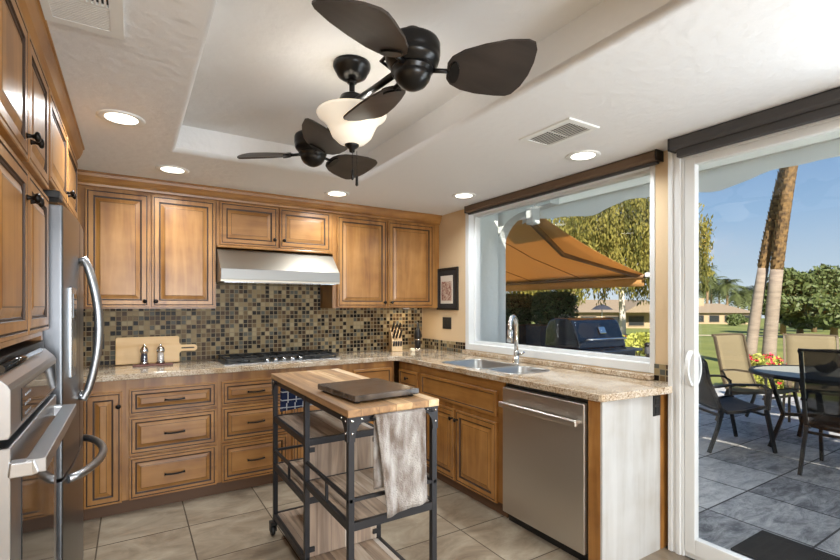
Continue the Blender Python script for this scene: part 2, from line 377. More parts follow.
def tag(o, label, cat, group=None, kind=None):
    o['label'] = label; o['category'] = cat
    if group: o['group'] = group
    if kind: o['kind'] = kind
    return o
def thing(name, label, cat, loc=(0, 0, 0), rz=0, group=None):
    o = bpy.data.objects.new(name, None); C.objects.link(o); o.empty_display_size = .1
    o.location = loc; o.rotation_euler = (0, 0, rz)
    return tag(o, label, cat, group)
def struct(o): o['kind'] = 'structure'; return o
def dup(root, loc, rz=None, label=None):
    r = root.copy(); C.objects.link(r); r.location = loc
    if rz is not None: r.rotation_euler = (0, 0, rz)
    if label: r['label'] = label
    for ch in list(root.children):
        c = ch.copy(); C.objects.link(c); c.parent = r
        for g in list(ch.children):
            d = g.copy(); C.objects.link(d); d.parent = c
    return r

FZ = -.045          # finished floor
ZC = 2.32           # kitchen ceiling
WX = 2.75           # right wall, room face
BY = 4.33           # back wall, room face
# ================================================================== ROOM SHELL
struct(MB().box(-1.0, 2.66, -4.6, 4.45, FZ-.1, FZ).build('floor', M['floor']))
c = MB()
tx0, tx1, ty0, ty1, TZ = .23, 1.46, .68, 3.18, 2.49
def rect_loop(x0, x1, y0, y1, z): return c.add([(x0, y0, z), (x1, y0, z), (x1, y1, z), (x0, y1, z)])
loops = [rect_loop(-1.0, 2.9, -4.6, 4.45, 2.62), rect_loop(-1.0, 2.9, -4.6, 4.45, ZC)]
for k in range(7):                      # rounded plaster bead around the tray opening
    a = PI/2*k/6; o_ = .03*(1-math.sin(a)); loops.append(rect_loop(tx0-o_, tx1+o_, ty0-o_, ty1+o_, ZC+.03*(1-math.cos(a))))
loops.append(rect_loop(tx0, tx1, ty0, ty1, TZ))
for n_, (a, b) in enumerate(zip(loops, loops[1:])):
    for k in range(4): c.face([a+k, a+(k+1) % 4, b+(k+1) % 4, b+k], 0, 2 <= n_ < 8)
c.face([loops[-1]+k for k in range(4)]); c.face([loops[0]+k for k in range(4)])
struct(c.build('ceiling', M['ceiling']))
struct(MB().box(-1.0, 2.9, BY, BY+.12, FZ-.1, 2.55).build('wall_back', M['wall']))
struct(MB().box(-1.1, -.97, -4.6, BY+.1, FZ-.1, 2.55).build('wall_left', M['wall']))
c = MB()
c.box(-1.0, -.4, -4.6, -4.5, FZ-.1, 2.55).box(2.2, 2.9, -4.6, -4.5, FZ-.1, 2.55).box(-.4, 2.2, -4.6, -4.5, FZ-.1, .5).box(-.4, 2.2, -4.6, -4.5, 2.15, 2.55)
struct(c.build('wall_rear', M['wall']))
WY0, WY1, WZ0, WZ1 = 1.64, 3.55, .955, 2.30
DY0, DY1 = -.42, 1.50
c = MB()
c.box(WX, WX+.14, WY1, BY+.1, FZ-.1, 2.55).box(WX, WX+.14, DY1, WY0, FZ-.1, 2.55)
c.box(WX, WX+.14, WY0, WY1, FZ-.1, WZ0).box(WX, WX+.14, WY0, WY1, WZ1, 2.55)
c.box(WX, WX+.14, DY0, DY1, 2.27, 2.55).box(WX, WX+.14, -4.6, DY0, FZ-.1, 2.55)
struct(c.build('wall_right', M['wall']))

# window over the sink
wn = bpy.data.objects.new('window_1', None); C.objects.link(wn); wn.location = (WX+.06, 2.6, WZ0); struct(wn)
oy = 2.6
c = MB()
for (a, b, z0, z1) in ((WY0, WY0+.035, WZ0, WZ1), (WY1-.055, WY1, WZ0, WZ1), (WY0+.035, WY1-.055, WZ0, WZ0+.06), (WY0+.035, WY1-.055, WZ1-.05, WZ1)):
    c.box(-.065, .075, a-oy, b-oy, z0-WZ0, z1-WZ0)
for (a, b, z0, z1) in ((WY0+.03, WY0+.05, WZ0, WZ1), (WY1-.08, WY1-.05, WZ0, WZ1), (WY0+.05, WY1-.08, WZ0+.05, WZ0+.085), (WY0+.05, WY1-.08, WZ1-.07, WZ1-.04)):
    c.box(-.005, .06, a-oy, b-oy, z0-WZ0, z1-WZ0)
c.build('window_frame', M['white'], wn, bev=.004)
MB().box(.02, .026, WY0+.03-oy, WY1-.05-oy, .05, WZ1-WZ0-.04).build('window_pane', M['glass'], wn)

# sliding glass door
dr = bpy.data.objects.new('door_1', None); C.objects.link(dr); dr.location = (2.70, .55, FZ); struct(dr)
dz, dy = FZ, .55
c = MB()
for k, (a, b, xf) in enumerate(((1.478, 1.502, -.055), (1.455, 1.480, -.048), (1.432, 1.457, -.055), (1.415, 1.434, -.046))):
    c.box(xf, .10, a-dy, b-dy, 0, 2.325)
c.box(-.05, .10, DY0-dy, DY0+.08-dy, 0, 2.325).box(-.05, .10, DY0+.08-dy, 1.415-dy, 2.25, 2.325).box(-.03, .10, DY0+.08-dy, 1.415-dy, 0, .03)
c.build('door_frame', M['white'], dr, bev=.003)
c = MB()
for (a, b, z0, z1) in ((1.356, 1.413, .03, 2.25), (.50, .56, .03, 2.25), (.56, 1.356, .03, .12), (.56, 1.356, 2.21, 2.25)):
    c.box(-.045, .0, a-dy, b-dy, z0, z1)
sp_ = c.build('sliding_panel', M['white'], dr, bev=.004)
MB().box(-.012, -.006, .555-dy, 1.36-dy, .115, 2.215).build('glass', M['glass'], sp_)
c = MB(); pts = []
for k in range(13):
    t = k/12; pts.append((-.047-.045*math.sin(PI*t)**.7, 1.375-dy-.0*t, .975+.19*t-.0))
c.sqtube(pts, .022, .014)
hd = c.build('handle', M['white'], sp_, bev=.002); hd['label'] = 'white curved inside pull'
c = MB(); c.sqtube([(p[0]*-1-.047, p[1], p[2]) for p in pts], .022, .014); c.build('handle', M['white'], sp_, bev=.002)
c = MB()
for (a, b, z0, z1) in ((DY0+.08, DY0+.14, .03, 2.25), (.50, .56, .03, 2.25), (DY0+.14, .5, .03, .12), (DY0+.14, .5, 2.21, 2.25)):
    c.box(.06, .10, a-dy, b-dy, z0, z1)
fp = c.build('fixed_panel', M['white'], dr, bev=.004)
MB().box(.078, .084, DY0+.13-dy, .51-dy, .115, 2.215).build('glass', M['glass'], fp)

# window added behind the camera to frame a fill lamp standing in for daylight
c = MB()
for (a, b, z0, z1) in ((-.4, -.34, .5, 2.15), (2.14, 2.2, .5, 2.15), (.87, .93, .5, 2.15)): c.box(a, b, -4.59, -4.51, z0, z1)
c.box(-.4, 2.2, -4.59, -4.51, .5, .56).box(-.4, 2.2, -4.59, -4.51, 2.09, 2.15)
struct(c.build('added_window', M['white']))
al = bpy.data.lights.new('rear_fill_light', 'AREA'); al.shape = 'RECTANGLE'; al.size = 2.5; al.size_y = 1.55; al.energy = REAR_FILL_POWER; al.color = (.90, .95, 1.0)
ao = bpy.data.objects.new('rear_fill_light', al); C.objects.link(ao); ao.location = (.9, -4.48, 1.32); ao.rotation_euler = (-PI/2, 0, 0)
ao.rotation_euler = Vector((0, -1, 0)).to_track_quat('Z', 'Y').to_euler()

# ================================================================== CEILING LIGHTS
def can_light(x, y, label, i):
    t = thing('recessed_light', label, 'ceiling light', (x, y, ZC), 0, 'recessed ceiling lights')
    MB().lathe([(.072, -.004), (.098, -.009), (.104, -.003), (.104, 0)], caps=False, seg=32).build('trim_ring', M['white_paint'], t)
    MB().lathe([(.0, -.0045), (.072, -.0045), (.072, -.001), (.0, -.001)], seg=32, caps=False).build('lens', M['lens'], t)
    d = bpy.data.lights.new('recessed_lamp', 'AREA'); d.shape = 'DISK'; d.size = .14; d.energy = CAN_POWER; d.color = (.90, .96, 1.0)
    d.spread = math.radians(150)
    o = bpy.data.objects.new('recessed_lamp', d); C.objects.link(o); o.parent = t; o.location = (0, 0, -.012)
    return t
cans = [(-.042, 2.756, 'round recessed light above the refrigerator side of the tray ceiling'),
        (.241, 3.608, 'round recessed light before the tall double-door wall cabinet on the left'),
        (1.463, 3.644, 'round recessed light just right of the fan pull chains'),
        (2.409, 3.133, 'round recessed light above the sink by the far end of the window blind'),
        (2.402, 1.903, 'round recessed light beside the ceiling vent near the window')]
for i, (x, y, lb) in enumerate(cans): can_light(x, y, lb, i)
for x, y in ((2.4, .4), (-.04, .6), (.0, -1.6), (2.2, -1.4), (1.1, -2.6), (1.1, .15), (1.1, -.8)):  # lights assumed behind the camera; the last two added to brighten left cabinets
    can_light(x, y, 'extra recessed ceiling light in the room behind, out of view', 9)

# ceiling vents
t = thing('ceiling_vent', 'white square ceiling vent between the tray and the window', 'vent', (1.975, 1.73, ZC))
MB().rings(-.12, .12, -.18, .18, 0, ((0, 0, 0), (.004, -.008, 0), (.035, -.010, 0), (.036, -.004, 0))).build('frame', M['white_paint'], t).rotation_euler = (PI/2, 0, 0)
c = MB()
for s0, s1 in ((-.14, -.01), (.01, .14)): c.box(-.082, .082, s0, s1, -.006, -.003)
c.build('backing', M['black_plastic'], t)
for s0 in (-.14, .01):
    c = MB()
    for k in range(9):
        x = -.08+.019*k; c.box(x, x+.0045, s0, s0+.13, -.009, -.005)
    c.build('louvre', M['white_paint'], t)
t = thing('ceiling_vent', 'large white return-air grille beside the left cabinet crown', 'vent', (-.13, 1.62, ZC))
c = MB(); c.box(-.108, -.085, -.30, .30, -.012, 0).box(.07, .108, -.30, .30, -.012, 0).box(-.085, .07, .265, .30, -.012, 0).box(-.085, .07, -.30, -.265, -.012, 0).box(-.085, .07, .12, .135, -.011, 0)
c.build('frame', M['white_paint'], t)
MB().box(-.085, .07, -.265, .265, -.003, -.001).build('backing', M['black_plastic'], t)
c = MB()
for k in range(12): c.box(-.085+.013*k, -.079+.013*k, -.265, .12, -.012, -.004)
c.build('louvre', M['white_paint'], t)
c = MB()
for k in range(12): c.box(-.085, .07, .137+.0106*k, .1455+.0106*k, -.011, -.003)
c.build('louvre', M['white_paint'], t)

# ================================================================== CEILING FAN (two heads on one arm)
FX, FY = .862, 1.965
fan = thing('ceiling_fan', 'dark bronze twin-head ceiling fan with a glass bowl light hung from the tray', 'ceiling fan', (FX, FY, TZ))
MB().lathe([(.0, 0), (.085, 0), (.087, -.012), (.080, -.03), (.076, -.034), (.066, -.055), (.04, -.072), (.022, -.078), (.0, -.08)]).build('canopy', M['fan_bronze'], fan)
MB().tube([(0, 0, -.07), (0, 0, -.16)], .013, 14).lathe([(.0, -.075), (.02, -.078), (.022, -.088), (.0, -.092)]).build('downrod', M['fan_bronze'], fan)
MB().lathe([(.0, -.135), (.03, -.138), (.052, -.15), (.062, -.175), (.062, -.21), (.05, -.225), (.0, -.23)]).build('hub', M['fan_bronze'], fan)
for sgn in (-1, 1):
    c = MB(); c.tube([(0, sgn*.045, -.185), (0, sgn*.24, -.205), (0, sgn*.42, -.22)], .014, 12)
    c.lathe([(.0, -.028), (.02, -.022), (.029, 0), (.02, .022), (.0, .028)], (0, sgn*.435, -.222))
    c.tube([(-.01, sgn*.43, -.222), (-.075, sgn*.44, -.205), (-.055, sgn*.53, -.185)], .008, 8)
    c.build('arm', M['fan_bronze'], fan)
shp = [(.030, -.372), (.062, -.358), (.090, -.325), (.104, -.285), (.118, -.250), (.138, -.222), (.156, -.207), (.160, -.196), (.156, -.190),
       (.150, -.200), (.132, -.216), (.112, -.246), (.098, -.283), (.084, -.322), (.058, -.352), (.026, -.366)]
sh = MB().lathe([(r, -.375+(z+.375)*.80) for r, z in shp], seg=40, caps=False)
sh.build('light_shade', M['shade_glass'], fan)
MB().lathe([(.0, -.36), (.03, -.365), (.034, -.374), (.026, -.384), (.014, -.392), (.012, -.405), (.0, -.41)]).tube([(0, 0, -.23), (0, 0, -.37)], .006, 8).build('finial', M['fan_bronze'], fan)
for k, (dx, ln) in enumerate(((-.002, .52), (.02, .545))):
    c = MB(); c.tube([(dx, -.01, -.40), (dx, -.01, -ln)], .0016, 6)
    c.lathe([(.0, -ln+.035), (.006, -ln+.03), (.007, -ln-.012), (.0, -ln-.018)], (dx, -.01, 0), seg=10)
    for j in range(2): c.lathe([(.0, -.45+.02*j), (.004, -.454+.02*j), (.0, -.458+.02*j)], (dx, -.01, 0), seg=8)
    c.build('pull_chain', M['fan_bronze'], fan)
def blade_outline():
    return [(.125, -.030), (.140, -.055), (.18, -.078), (.25, -.098), (.33, -.112), (.40, -.112), (.425, -.102), (.436, -.078), (.438, -.03), (.430, .02), (.412, .065), (.385, .098), (.362, .106), (.32, .104), (.24, .092), (.18, .074), (.14, .050), (.125, .028)]
ZB = 2.222-TZ
for sgn, angs in ((-1, (-148.7, -28.7, 91.3)), (1, (-98.5, 21.5, 141.5))):
    cy = sgn*.540
    c = MB().lathe([(.0, .155), (.028, .152), (.034, .135), (.036, .120), (.080, .116), (.096, .106), (.101, .095), (.101, .060), (.097, .052), (.099, .046), (.094, .030), (.084, .022), (.078, .012), (.0, .010)], (0, cy, ZB), seg=36)
    mt = c.build('motor_housing', M['fan_bronze'], fan)
    MB().lathe([(.0, .012), (.074, .012), (.076, .002), (.066, -.006), (.068, -.012), (.062, -.030), (.048, -.048), (.026, -.061), (.012, -.066), (.0, -.067)], (0, cy, ZB), seg=36).build('lower_cap', M['fan_bronze'], mt)
    for a in angs:
        a = math.radians(a); r = Vector((math.cos(a), math.sin(a), 0)); tn = Vector((-math.sin(a), math.cos(a), 0)); p = math.radians(19 if sgn < 0 else 23)
        up = Vector((-.025, .061, 1) if sgn < 0 else (0, -.041, 1)).normalized(); r = (r-up*r.dot(up)).normalized(); tn = up.cross(r); wv = tn*math.cos(p) - up*math.sin(p); nv = r.cross(wv); o0 = Vector((0, cy, ZB))
        out = [(x, y*1.1) for x, y in blade_outline()]; n = len(out); c = MB()
        i0 = c.add([o0 + r*x + wv*y + nv*.004 for x, y in out] + [o0 + r*x + wv*y - nv*.004 for x, y in out])
        c.face([i0+i for i in range(n)]); c.face([i0+n+i for i in reversed(range(n))])
        for i in range(n): c.face([i0+i, i0+n+i, i0+n+(i+1) % n, i0+(i+1) % n])
        bl = c.build('blade', M['blade'], fan)
        c = MB(); c.tube([o0+r*.07+Vector((0, 0, .004)), o0+r*.13], .0085, 8)
        i1 = []
        for sd in (1, -1):
            ring = [o0 + r*(.150+.020*math.cos(q)) + wv*.045*math.sin(q) + nv*sd*(.011) for q in [2*PI*k/16 for k in range(16)]]; i1.append(c.add(ring))
        c.face([i1[0]+k for k in range(16)]); c.face([i1[1]+k for k in reversed(range(16))])
        for k in range(16): c.face([i1[0]+k, i1[1]+k, i1[1]+(k+1) % 16, i1[0]+(k+1) % 16])
        c.build('blade_bracket', M['fan_bronze'], bl)
pl = bpy.data.lights.new('fan_bulb', 'POINT'); pl.energy = FAN_POWER; pl.color = (1.0, .98, .95); pl.shadow_soft_size = .06
po = bpy.data.objects.new('fan_bulb', pl); C.objects.link(po); po.parent = fan; po.location = (0, 0, -.25)

# ================================================================== CABINETS
DOOR = ((0, .020, 1), (0, .003, 0), (.003, 0, 0), (.013, 0, 0), (.0145, .003, 1), (.0195, .003, 1), (.021, 0, 0), (.048, 0, 0), (.050, .005, 1), (.0565, .006, 1), (.059, .0085, 1), (.062, .0085, 0), (.086, .0015, 0), (.0885, .0012, 1), (.0905, .0008, 0))
DRAW = ((0, .020, 1), (0, .003, 0), (.003, 0, 0), (.012, 0, 0), (.0135, .003, 1), (.0178, .003, 1), (.0195, 0, 0), (.036, 0, 0), (.038, .005, 1), (.0435, .006, 1), (.046, .0085, 1), (.0485, .0085, 0), (.068, .0015, 0), (.0705, .0012, 1), (.0722, .0008, 0))
SLAB = ((0, .020, 1), (0, .003, 0), (.003, 0, 0), (.022, 0, 0), (.0238, .0035, 1), (.0285, .0045, 1), (.031, .0065, 0), (.036, .0065, 0))
def knob_mb(x, z, yf):
    return MB().lathe([(.0, 0), (.009, 0), (.007, .004), (.005, .012), (.008, .018), (.015, .022), (.016, .027), (.012, .032), (.0, .034)], (x, yf, z), '-y', 16)
def pull_mb(x, z, yf, hw=.064):
    c = MB(); pts = []
    for k in range(11):
        t = -1+2*k/10; pts.append((x+hw*t, yf-.022-.006*(1-t*t), z-.004*(1-t*t)))
    c.tube(pts, [.009]+[.0066]*9+[.009], 8)
    for s in (-1, 1): c.tube([(x+s*hw*.93, yf+.001, z), (x+s*hw*.93, yf-.023, z)], .0045, 8)
    return c
def front(cab, kind, x0, x1, z0, z1, hw=None, yf=-.020, horiz=None):
    """a door or drawer front with its hardware, in the cabinet's own frame"""
    prof = {'door': DOOR, 'drawer': DRAW, 'slab': SLAB}[kind]
    if kind == 'drawer' and z1-z0 < .17: prof = SLAB
    hz = kind != 'door' if horiz is None else horiz
    o = MB().rings(x0, x1, z0, z1, yf, prof).build('door' if kind == 'door' else ('drawer' if hw else 'false_drawer_front'), [M['woodH'] if hz else M['woodV'], M['glaze']], cab)
    if hw == 'pull': pull_mb((x0+x1)/2, (z0+z1)/2, yf+.002).build('pull', M['black'], o)
    elif hw: knob_mb(hw[0], hw[1], yf).build('knob', M['black'], o)
    return o
def cabinet(name, label, loc, rz, w_, d, z0, z1, toe=True, cat='cabinet', group=None):
    t = thing(name, label, cat, loc, rz, group)
    MB().box(0, w_, 0, d, z0, z1).build('cabinet_body', M['woodV'], t)
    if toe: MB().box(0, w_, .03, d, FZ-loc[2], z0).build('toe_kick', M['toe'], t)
    return t
# --- base run along the back wall (faces -y)
FB = 3.725; Z0 = FZ; bz0, bz1 = .095, .874-FZ
def zz(v): return v-FZ
b1 = cabinet('base_cabinet', 'narrow single-door maple base cabinet beside the refrigerator', (-.40, FB, FZ), 0, .37, .60, bz0, bz1)
front(b1, 'door', .135, .345, zz(.045), zz(.795), (.325, zz(.70)))
b2 = cabinet('base_cabinet', 'three-drawer maple base cabinet under the cutting board', (-.03, FB, FZ), 0, .58, .60, bz0, bz1)
for z0, z1 in ((.628, .806), (.352, .612), (.048, .338)): front(b2, 'drawer', .016, .566, zz(z0), zz(z1), 'pull')
b3 = cabinet('base_cabinet', 'three-drawer maple base cabinet under the left half of the cooktop', (.55, FB, FZ), 0, .53, .60, bz0, bz1)
for z0, z1 in ((.628, .806), (.352, .612), (.048, .338)): front(b3, 'drawer', .024, .512, zz(z0), zz(z1), 'pull')
b4 = cabinet('base_cabinet', 'maple base cabinet under the right half of the cooktop, behind the cart', (1.08, FB, FZ), 0, .53, .60, bz0, bz1)
for z0, z1 in ((.628, .806), (.352, .612), (.048, .338)): front(b4, 'drawer', .025, .500, zz(z0), zz(z1), 'pull')
b5 = cabinet('base_cabinet', 'maple corner base cabinet below the knife block', (1.61, FB, FZ), 0, .44, .60, bz0, bz1)
front(b5, 'slab', .03, .41, zz(.652), zz(.815), None); front(b5, 'door', .03, .41, zz(.05), zz(.62), (.06, zz(.55)))
# --- right run (faces -x): local x runs towards the camera
FR = 2.105
RZ = -PI/2
r1 = cabinet('base_cabinet', 'narrow maple cabinet with a knobbed drawer left of the sink base', (FR, 3.715, FZ), RZ, .37, .62, bz0, bz1)
front(r1, 'drawer', .02, .345, zz(.655), zz(.80), (.18, zz(.73))); front(r1, 'door', .02, .345, zz(.04), zz(.62), (.05, zz(.54)))
r2 = cabinet('base_cabinet', 'maple sink base cabinet with two knobbed doors left of the dishwasher', (FR, 3.345, FZ), RZ, 1.045, .62, bz0, .70)
MB().box(0, 1.045, 0, .02, .70, bz1).build('apron', M['woodH'], r2)
front(r2, 'slab', .035, .985, zz(.625), zz(.80), None, horiz=True)
front(r2, 'door', .055, .510, zz(.04), zz(.585), (.485, zz(.515))); front(r2, 'door', .525, .985, zz(.04), zz(.585), (.55, zz(.515)))
# end of the run
t = thing('end_panel', 'peninsula end panel with glare in its pale colour and a wood front stile right of the dishwasher', 'panel', (2.085, 1.542, FZ))
MB().box(0, .02, .0, .075, 0, .874-FZ).build('stile', M['woodV'], t)
MB().box(.0, .53, -.012, .0, 0, .874-FZ).build('panel', M['panel_end'], t)
MB().box(.53, .66, -.012, .0, 0, .874-FZ).build('wood_edge', M['woodV'], t)
MB().box(.02, .64, .0, .075, 0, .874-FZ).build('core', M['woodV'], t)
t = thing('outlet', 'black outlet high on the pale peninsula end panel', 'outlet', (2.575, 1.530, .80))
MB().box(-.035, .035, -.006, 0, -.06, .06).build('plate', M['black_plastic'], t, bev=.002)
MB().box(-.017, .017, -.009, -.005, -.042, -.008).build('socket', M['iron'], t); MB().box(-.017, .017, -.009, -.005, .008, .042).build('socket', M['iron'], t)

# --- dishwasher
dw = thing('dishwasher', 'stainless steel dishwasher with a straight bar handle', 'dishwasher', (2.065, 2.275, FZ), RZ)
MB().box(0, .655, .045, .62, .10, .874-FZ).build('tub', M['black_plastic'], dw)
MB().box(.004, .645, 0, .044, .075, .845-FZ).build('door', M['steel_dw'], dw, bev=.004)
c = MB(); c.box(.02, .63, -.054, -.030, .785-.016, .785+.018)
c.box(.03, .055, -.034, .004, .785-.008, .785+.012).box(.595, .62, -.034, .004, .785-.008, .785+.012)
c.build('handle', M['steel_dw'], dw, bev=.006)
MB().box(0, .655, .06, .12, 0, .10).build('toe_panel', M['black_plastic'], dw)

# --- wall cabinets (face -y)
UF = 4.0; UZ0, UZ1 = 1.355, 2.225
u1 = cabinet('wall_cabinet', 'tall two-door maple wall cabinet left of the range hood', (-.32, UF, UZ0), 0, .895, BY-UF, 0, UZ1-UZ0, False)
front(u1, 'door', .043, .433, .012, .852, (.405, .055)); front(u1, 'door', .448, .885, .012, .852, (.475, .055))
u2 = cabinet('wall_cabinet', 'short two-door maple wall cabinet above the range hood', (.578, UF, 1.85), 0, .982, BY-UF, 0, UZ1-1.85, False)
front(u2, 'door', .024, .482, .022, .365, (.452, .085), horiz=True); front(u2, 'door', .500, .956, .022, .365, (.532, .085), horiz=True)
MB().box(.0, .982, -.03, .0, -.002, .018).build('light_rail', M['woodH'], u2, bev=.006)
u3 = cabinet('wall_cabinet', 'tall two-door maple wall cabinet right of the range hood by the corner', (1.562, UF, UZ0), 0, 1.185, BY-UF, 0, UZ1-UZ0, False)
front(u3, 'door', .040, .555, .012, .852, (.525, .055)); front(u3, 'door', .570, 1.10, .012, .852, (.60, .055))
def crown_prof(s=1):    # (outwards, z)
    return [(0, 0), (-.012, .004), (-.014, .02), (-.03, .035), (-.045, .065), (-.05, .085), (-.058, .088), (-.058, .098), (.02, .098), (.02, 0)]
c = MB(); c.prism([(UF+y, 2.222+z) for y, z in crown_prof()], 'x', -.33, WX-.003)
tag(c.build('crown_molding', M['woodH']), 'maple crown molding along the top of the back wall cabinets', 'molding')

# --- left wall: tall oven cabinet and the cabinet over the refrigerator (face +x)
LX = -.285; LZ = PI/2
oc = thing('oven_cabinet', 'tall pale-lit maple oven cabinet with four doors at the left edge', 'cabinet', (LX, 1.385, FZ), LZ)
MB().box(0, .85, 0, .68, 1.265-FZ, 2.225-FZ).box(0, .85, 0, .68, .095, .36).box(0, .03, 0, .68, .36, 1.265-FZ).box(.82, .85, 0, .68, .36, 1.265-FZ).box(.03, .82, .55, .68, .36, 1.265-FZ).build('cabinet_body', M['woodV'], oc)
MB().box(0, .85, .05, .68, 0, .095).build('toe_kick', M['toe'], oc)
front(oc, 'door', .015, .432, zz(1.285), zz(1.785), (.405, zz(1.70))); front(oc, 'door', .440, .842, zz(1.285), zz(1.785), (.470, zz(1.70)))
front(oc, 'door', .015, .432, zz(1.815), zz(2.215), (.405, zz(1.885))); front(oc, 'door', .440, .842, zz(1.815), zz(2.215), (.470, zz(1.885)))
front(oc, 'drawer', .02, .83, .12, .335, 'pull')
of = thing('fridge_cabinet', 'two-door maple cabinet above the refrigerator', 'cabinet', (LX, 2.237, 1.845), LZ)
MB().box(0, 1.11, 0, .68, 0, 2.225-1.845).build('cabinet_body', M['woodV'], of)
front(of, 'door', .02, .570, .015, .365, (.54, .075), horiz=False); front(of, 'door', .580, 1.095, .015, .365, (.612, .075), horiz=False)
c = MB(); pr_ = crown_prof()
c.prism([(LX-y*.82, 2.222+z) for y, z in pr_], 'y', .6, 3.40)
tag(c.build('crown_molding', M['woodY']), 'maple crown molding along the top of the left cabinets', 'molding')

# ================================================================== OVEN
ov = thing('wall_oven', 'stainless steel built-in wall oven with black glass at the left edge', 'oven', (-.272, 1.42, .342), LZ)
MB().box(0, .78, .004, .52, .006, .905).build('oven_body', M['black_plastic'], ov)
c = MB(); c.prism([(-.002, .725), (-.032, .725), (-.036, .735), (-.036, .838), (-.03, .850), (-.002, .880)], 'x', -.02, .74)
cp = c.build('control_panel', M['steel'], ov, bev=.002)
MB().box(.10, .70, -.0385, -.035, .742, .825).build('display_glass', M['black_glass'], cp)
c = MB()
for i in range(4):
    for j in range(3): c.box(.14+.022*i, .152+.022*i, -.0395, -.038, .752+.024*j, .758+.024*j)
c.build('button', M['steel_dark'], cp)
c = MB().box(-.02, .745, -.036, .0, .02, .705)
od = c.build('oven_door', M['steel'], ov, bev=.004)
MB().box(.10, .66, -.0385, -.03, .10, .60).build('door_glass', M['black_glass'], od)
c = MB(); c.sqtube([(-.015, -.03, .655), (.0, -0.069, .651), (.0, -0.082, .655)], .040, .034)
c.sqtube([(-.015, -0.080, .655), (.70, -0.080, .655)], .040, .034)
c.sqtube([(.70, -.03, .655), (.70, -0.069, .651), (.69, -0.082, .655)], .040, .034)
c.build('handle', M['steel'], od, bev=.006)
c = MB().tube([(.0, -.012, .885), (.54, -.012, .885)], .011, 12); c.build('vent_rail', M['black_glass'], ov)
# ================================================================== REFRIGERATOR
FRY0, FRY1 = 2.262, 3.17
fr = thing('refrigerator', 'tall stainless steel french-door refrigerator with curved bar handles', 'refrigerator', (-.30, FRY0, FZ), LZ)
fw = FRY1-FRY0
MB().box(0, fw, .0, .64, .03, 1.80-FZ).build('case', mat('fridge_case_grey', (84, 85, 87), .5, .3), fr)
MB().box(0.02, fw-.02, .0, .06, 0, .03).build('base_grille', M['black_plastic'], fr)
def frdoor(x0, x1, z0, z1, nm):
    def yb(x): t = (x/fw)*2-1; return -.072-.020*(1-t*t)
    c = MB(); n = 12; xs = [x0+(x1-x0)*k/n for k in range(n+1)]
    pts = [(x, yb(x)) for x in xs]; pts[0] = (xs[0], yb(xs[0])+.006); pts.insert(1, (xs[0]+.006, yb(xs[0]+.006))); pts[-1] = (xs[-1], yb(xs[-1])+.006); pts.insert(-1, (xs[-1]-.006, yb(xs[-1]-.006)))
    pts += [(x1, -.004), (x0, -.004)]
    c.prism(pts, 'z', z0, z1)
    return c.build(nm, M['steel_fridge'], fr, bev=.003), yb
dl, yb = frdoor(.004, fw/2-.004, .745, 1.815, 'door'); d2, yb = frdoor(fw/2+.004, fw-.004, .745, 1.815, 'door'); d3, yb = frdoor(.004, fw-.004, .06, .733, 'freezer_drawer')
for dd, x in ((dl, fw/2-.045), (d2, fw/2+.045)):
    pts = []; y0 = yb(x)
    for k in range(17):
        t = k/16; pts.append((x, y0-.020-.055*math.sin(PI*t)**.8, .985+.655*t))
    pts = [(x, y0+.004, 1.00)] + pts + [(x, y0+.004, 1.625)]
    MB().tube(pts, .0165, 12).build('handle', M['steel'], dd)
pts = []
for k in range(17):
    t = k/16; x = .10+(fw-.20)*t; pts.append((x, yb(x)+.004-.095*math.sin(PI*t)**.6, .66+.05))
MB().tube(pts, .0175, 12).build('handle', M['steel'], d3)
c = MB(); x0, x1 = .13, .30
c.box(x0, x1, yb(.2)-.006, yb(.2)+.02, 1.12, 1.50); disp = c.build('dispenser', M['steel_dark'], dl, bev=.004)
MB().box(x0+.03, x1-.03, yb(.2)-.009, yb(.2)-.004, 1.37, 1.47).build('dispenser_display', M['black_glass'], disp)
for x in (.03, fw-.13): MB().box(x, x+.10, -.06, .05, 1.80-FZ, 1.83-FZ).build('hinge_cover', M['black_plastic'], fr, bev=.004)

# ================================================================== COUNTERTOP
c = MB(); ce = 3.685
def edge_prof(): return
cxr = 2.062; cend = 1.498
out = [(-.96, ce), (2.0, ce), (2.035, ce-.01), (2.055, ce-.03), (cxr, ce-.06), (cxr, 1.535), (cxr+.006, 1.521), (cxr+.02, 1.515), (2.622, 1.462), (2.640, 1.472), (2.6435, 1.506), (2.745, 1.506), (2.745, BY-.003), (-.96, BY-.003)]
# build with openings for the two sink bowls
S1 = (2.145, 2.555, 2.605, 3.115); S2 = (2.185, 2.54, 2.285, 2.575)
bm = bmesh.new()
def rrect(x0, x1, y0, y1, r=.06, n=5):
    p = []
    for (cx_, cy_, a0) in ((x1-r, y1-r, 0), (x0+r, y1-r, 90), (x0+r, y0+r, 180), (x1-r, y0+r, 270)):
        for k in range(n+1):
            a = math.radians(a0+90*k/n); p.append((cx_+r*math.cos(a), cy_+r*math.sin(a)))
    return p
ct, cb_ = .914, .874
loops = [out, rrect(*S1), rrect(*S2)]
vs_all = []
for lp in loops:
    vt = [bm.verts.new((x, y, ct)) for x, y in lp]; vb = [bm.verts.new((x, y, cb_)) for x, y in lp]
    n = len(lp); vs_all.append((vt, vb))
    for i in range(n): bm.faces.new((vt[i], vt[(i+1) % n], vb[(i+1) % n], vb[i]))
for which in (0, 1):
    es = []
    for pair in vs_all:
        v = pair[which]
        for i in range(len(v)):
            e = bm.edges.get((v[i], v[(i+1) % len(v)])) or bm.edges.new((v[i], v[(i+1) % len(v)])); es.append(e)
    bmesh.ops.triangle_fill(bm, use_beauty=True, use_dissolve=False, edges=es)
bmesh.ops.recalc_face_normals(bm, faces=bm.faces[:])
me = bpy.data.meshes.new('countertop'); bm.to_mesh(me); bm.free(); me.materials.append(M['granite'])
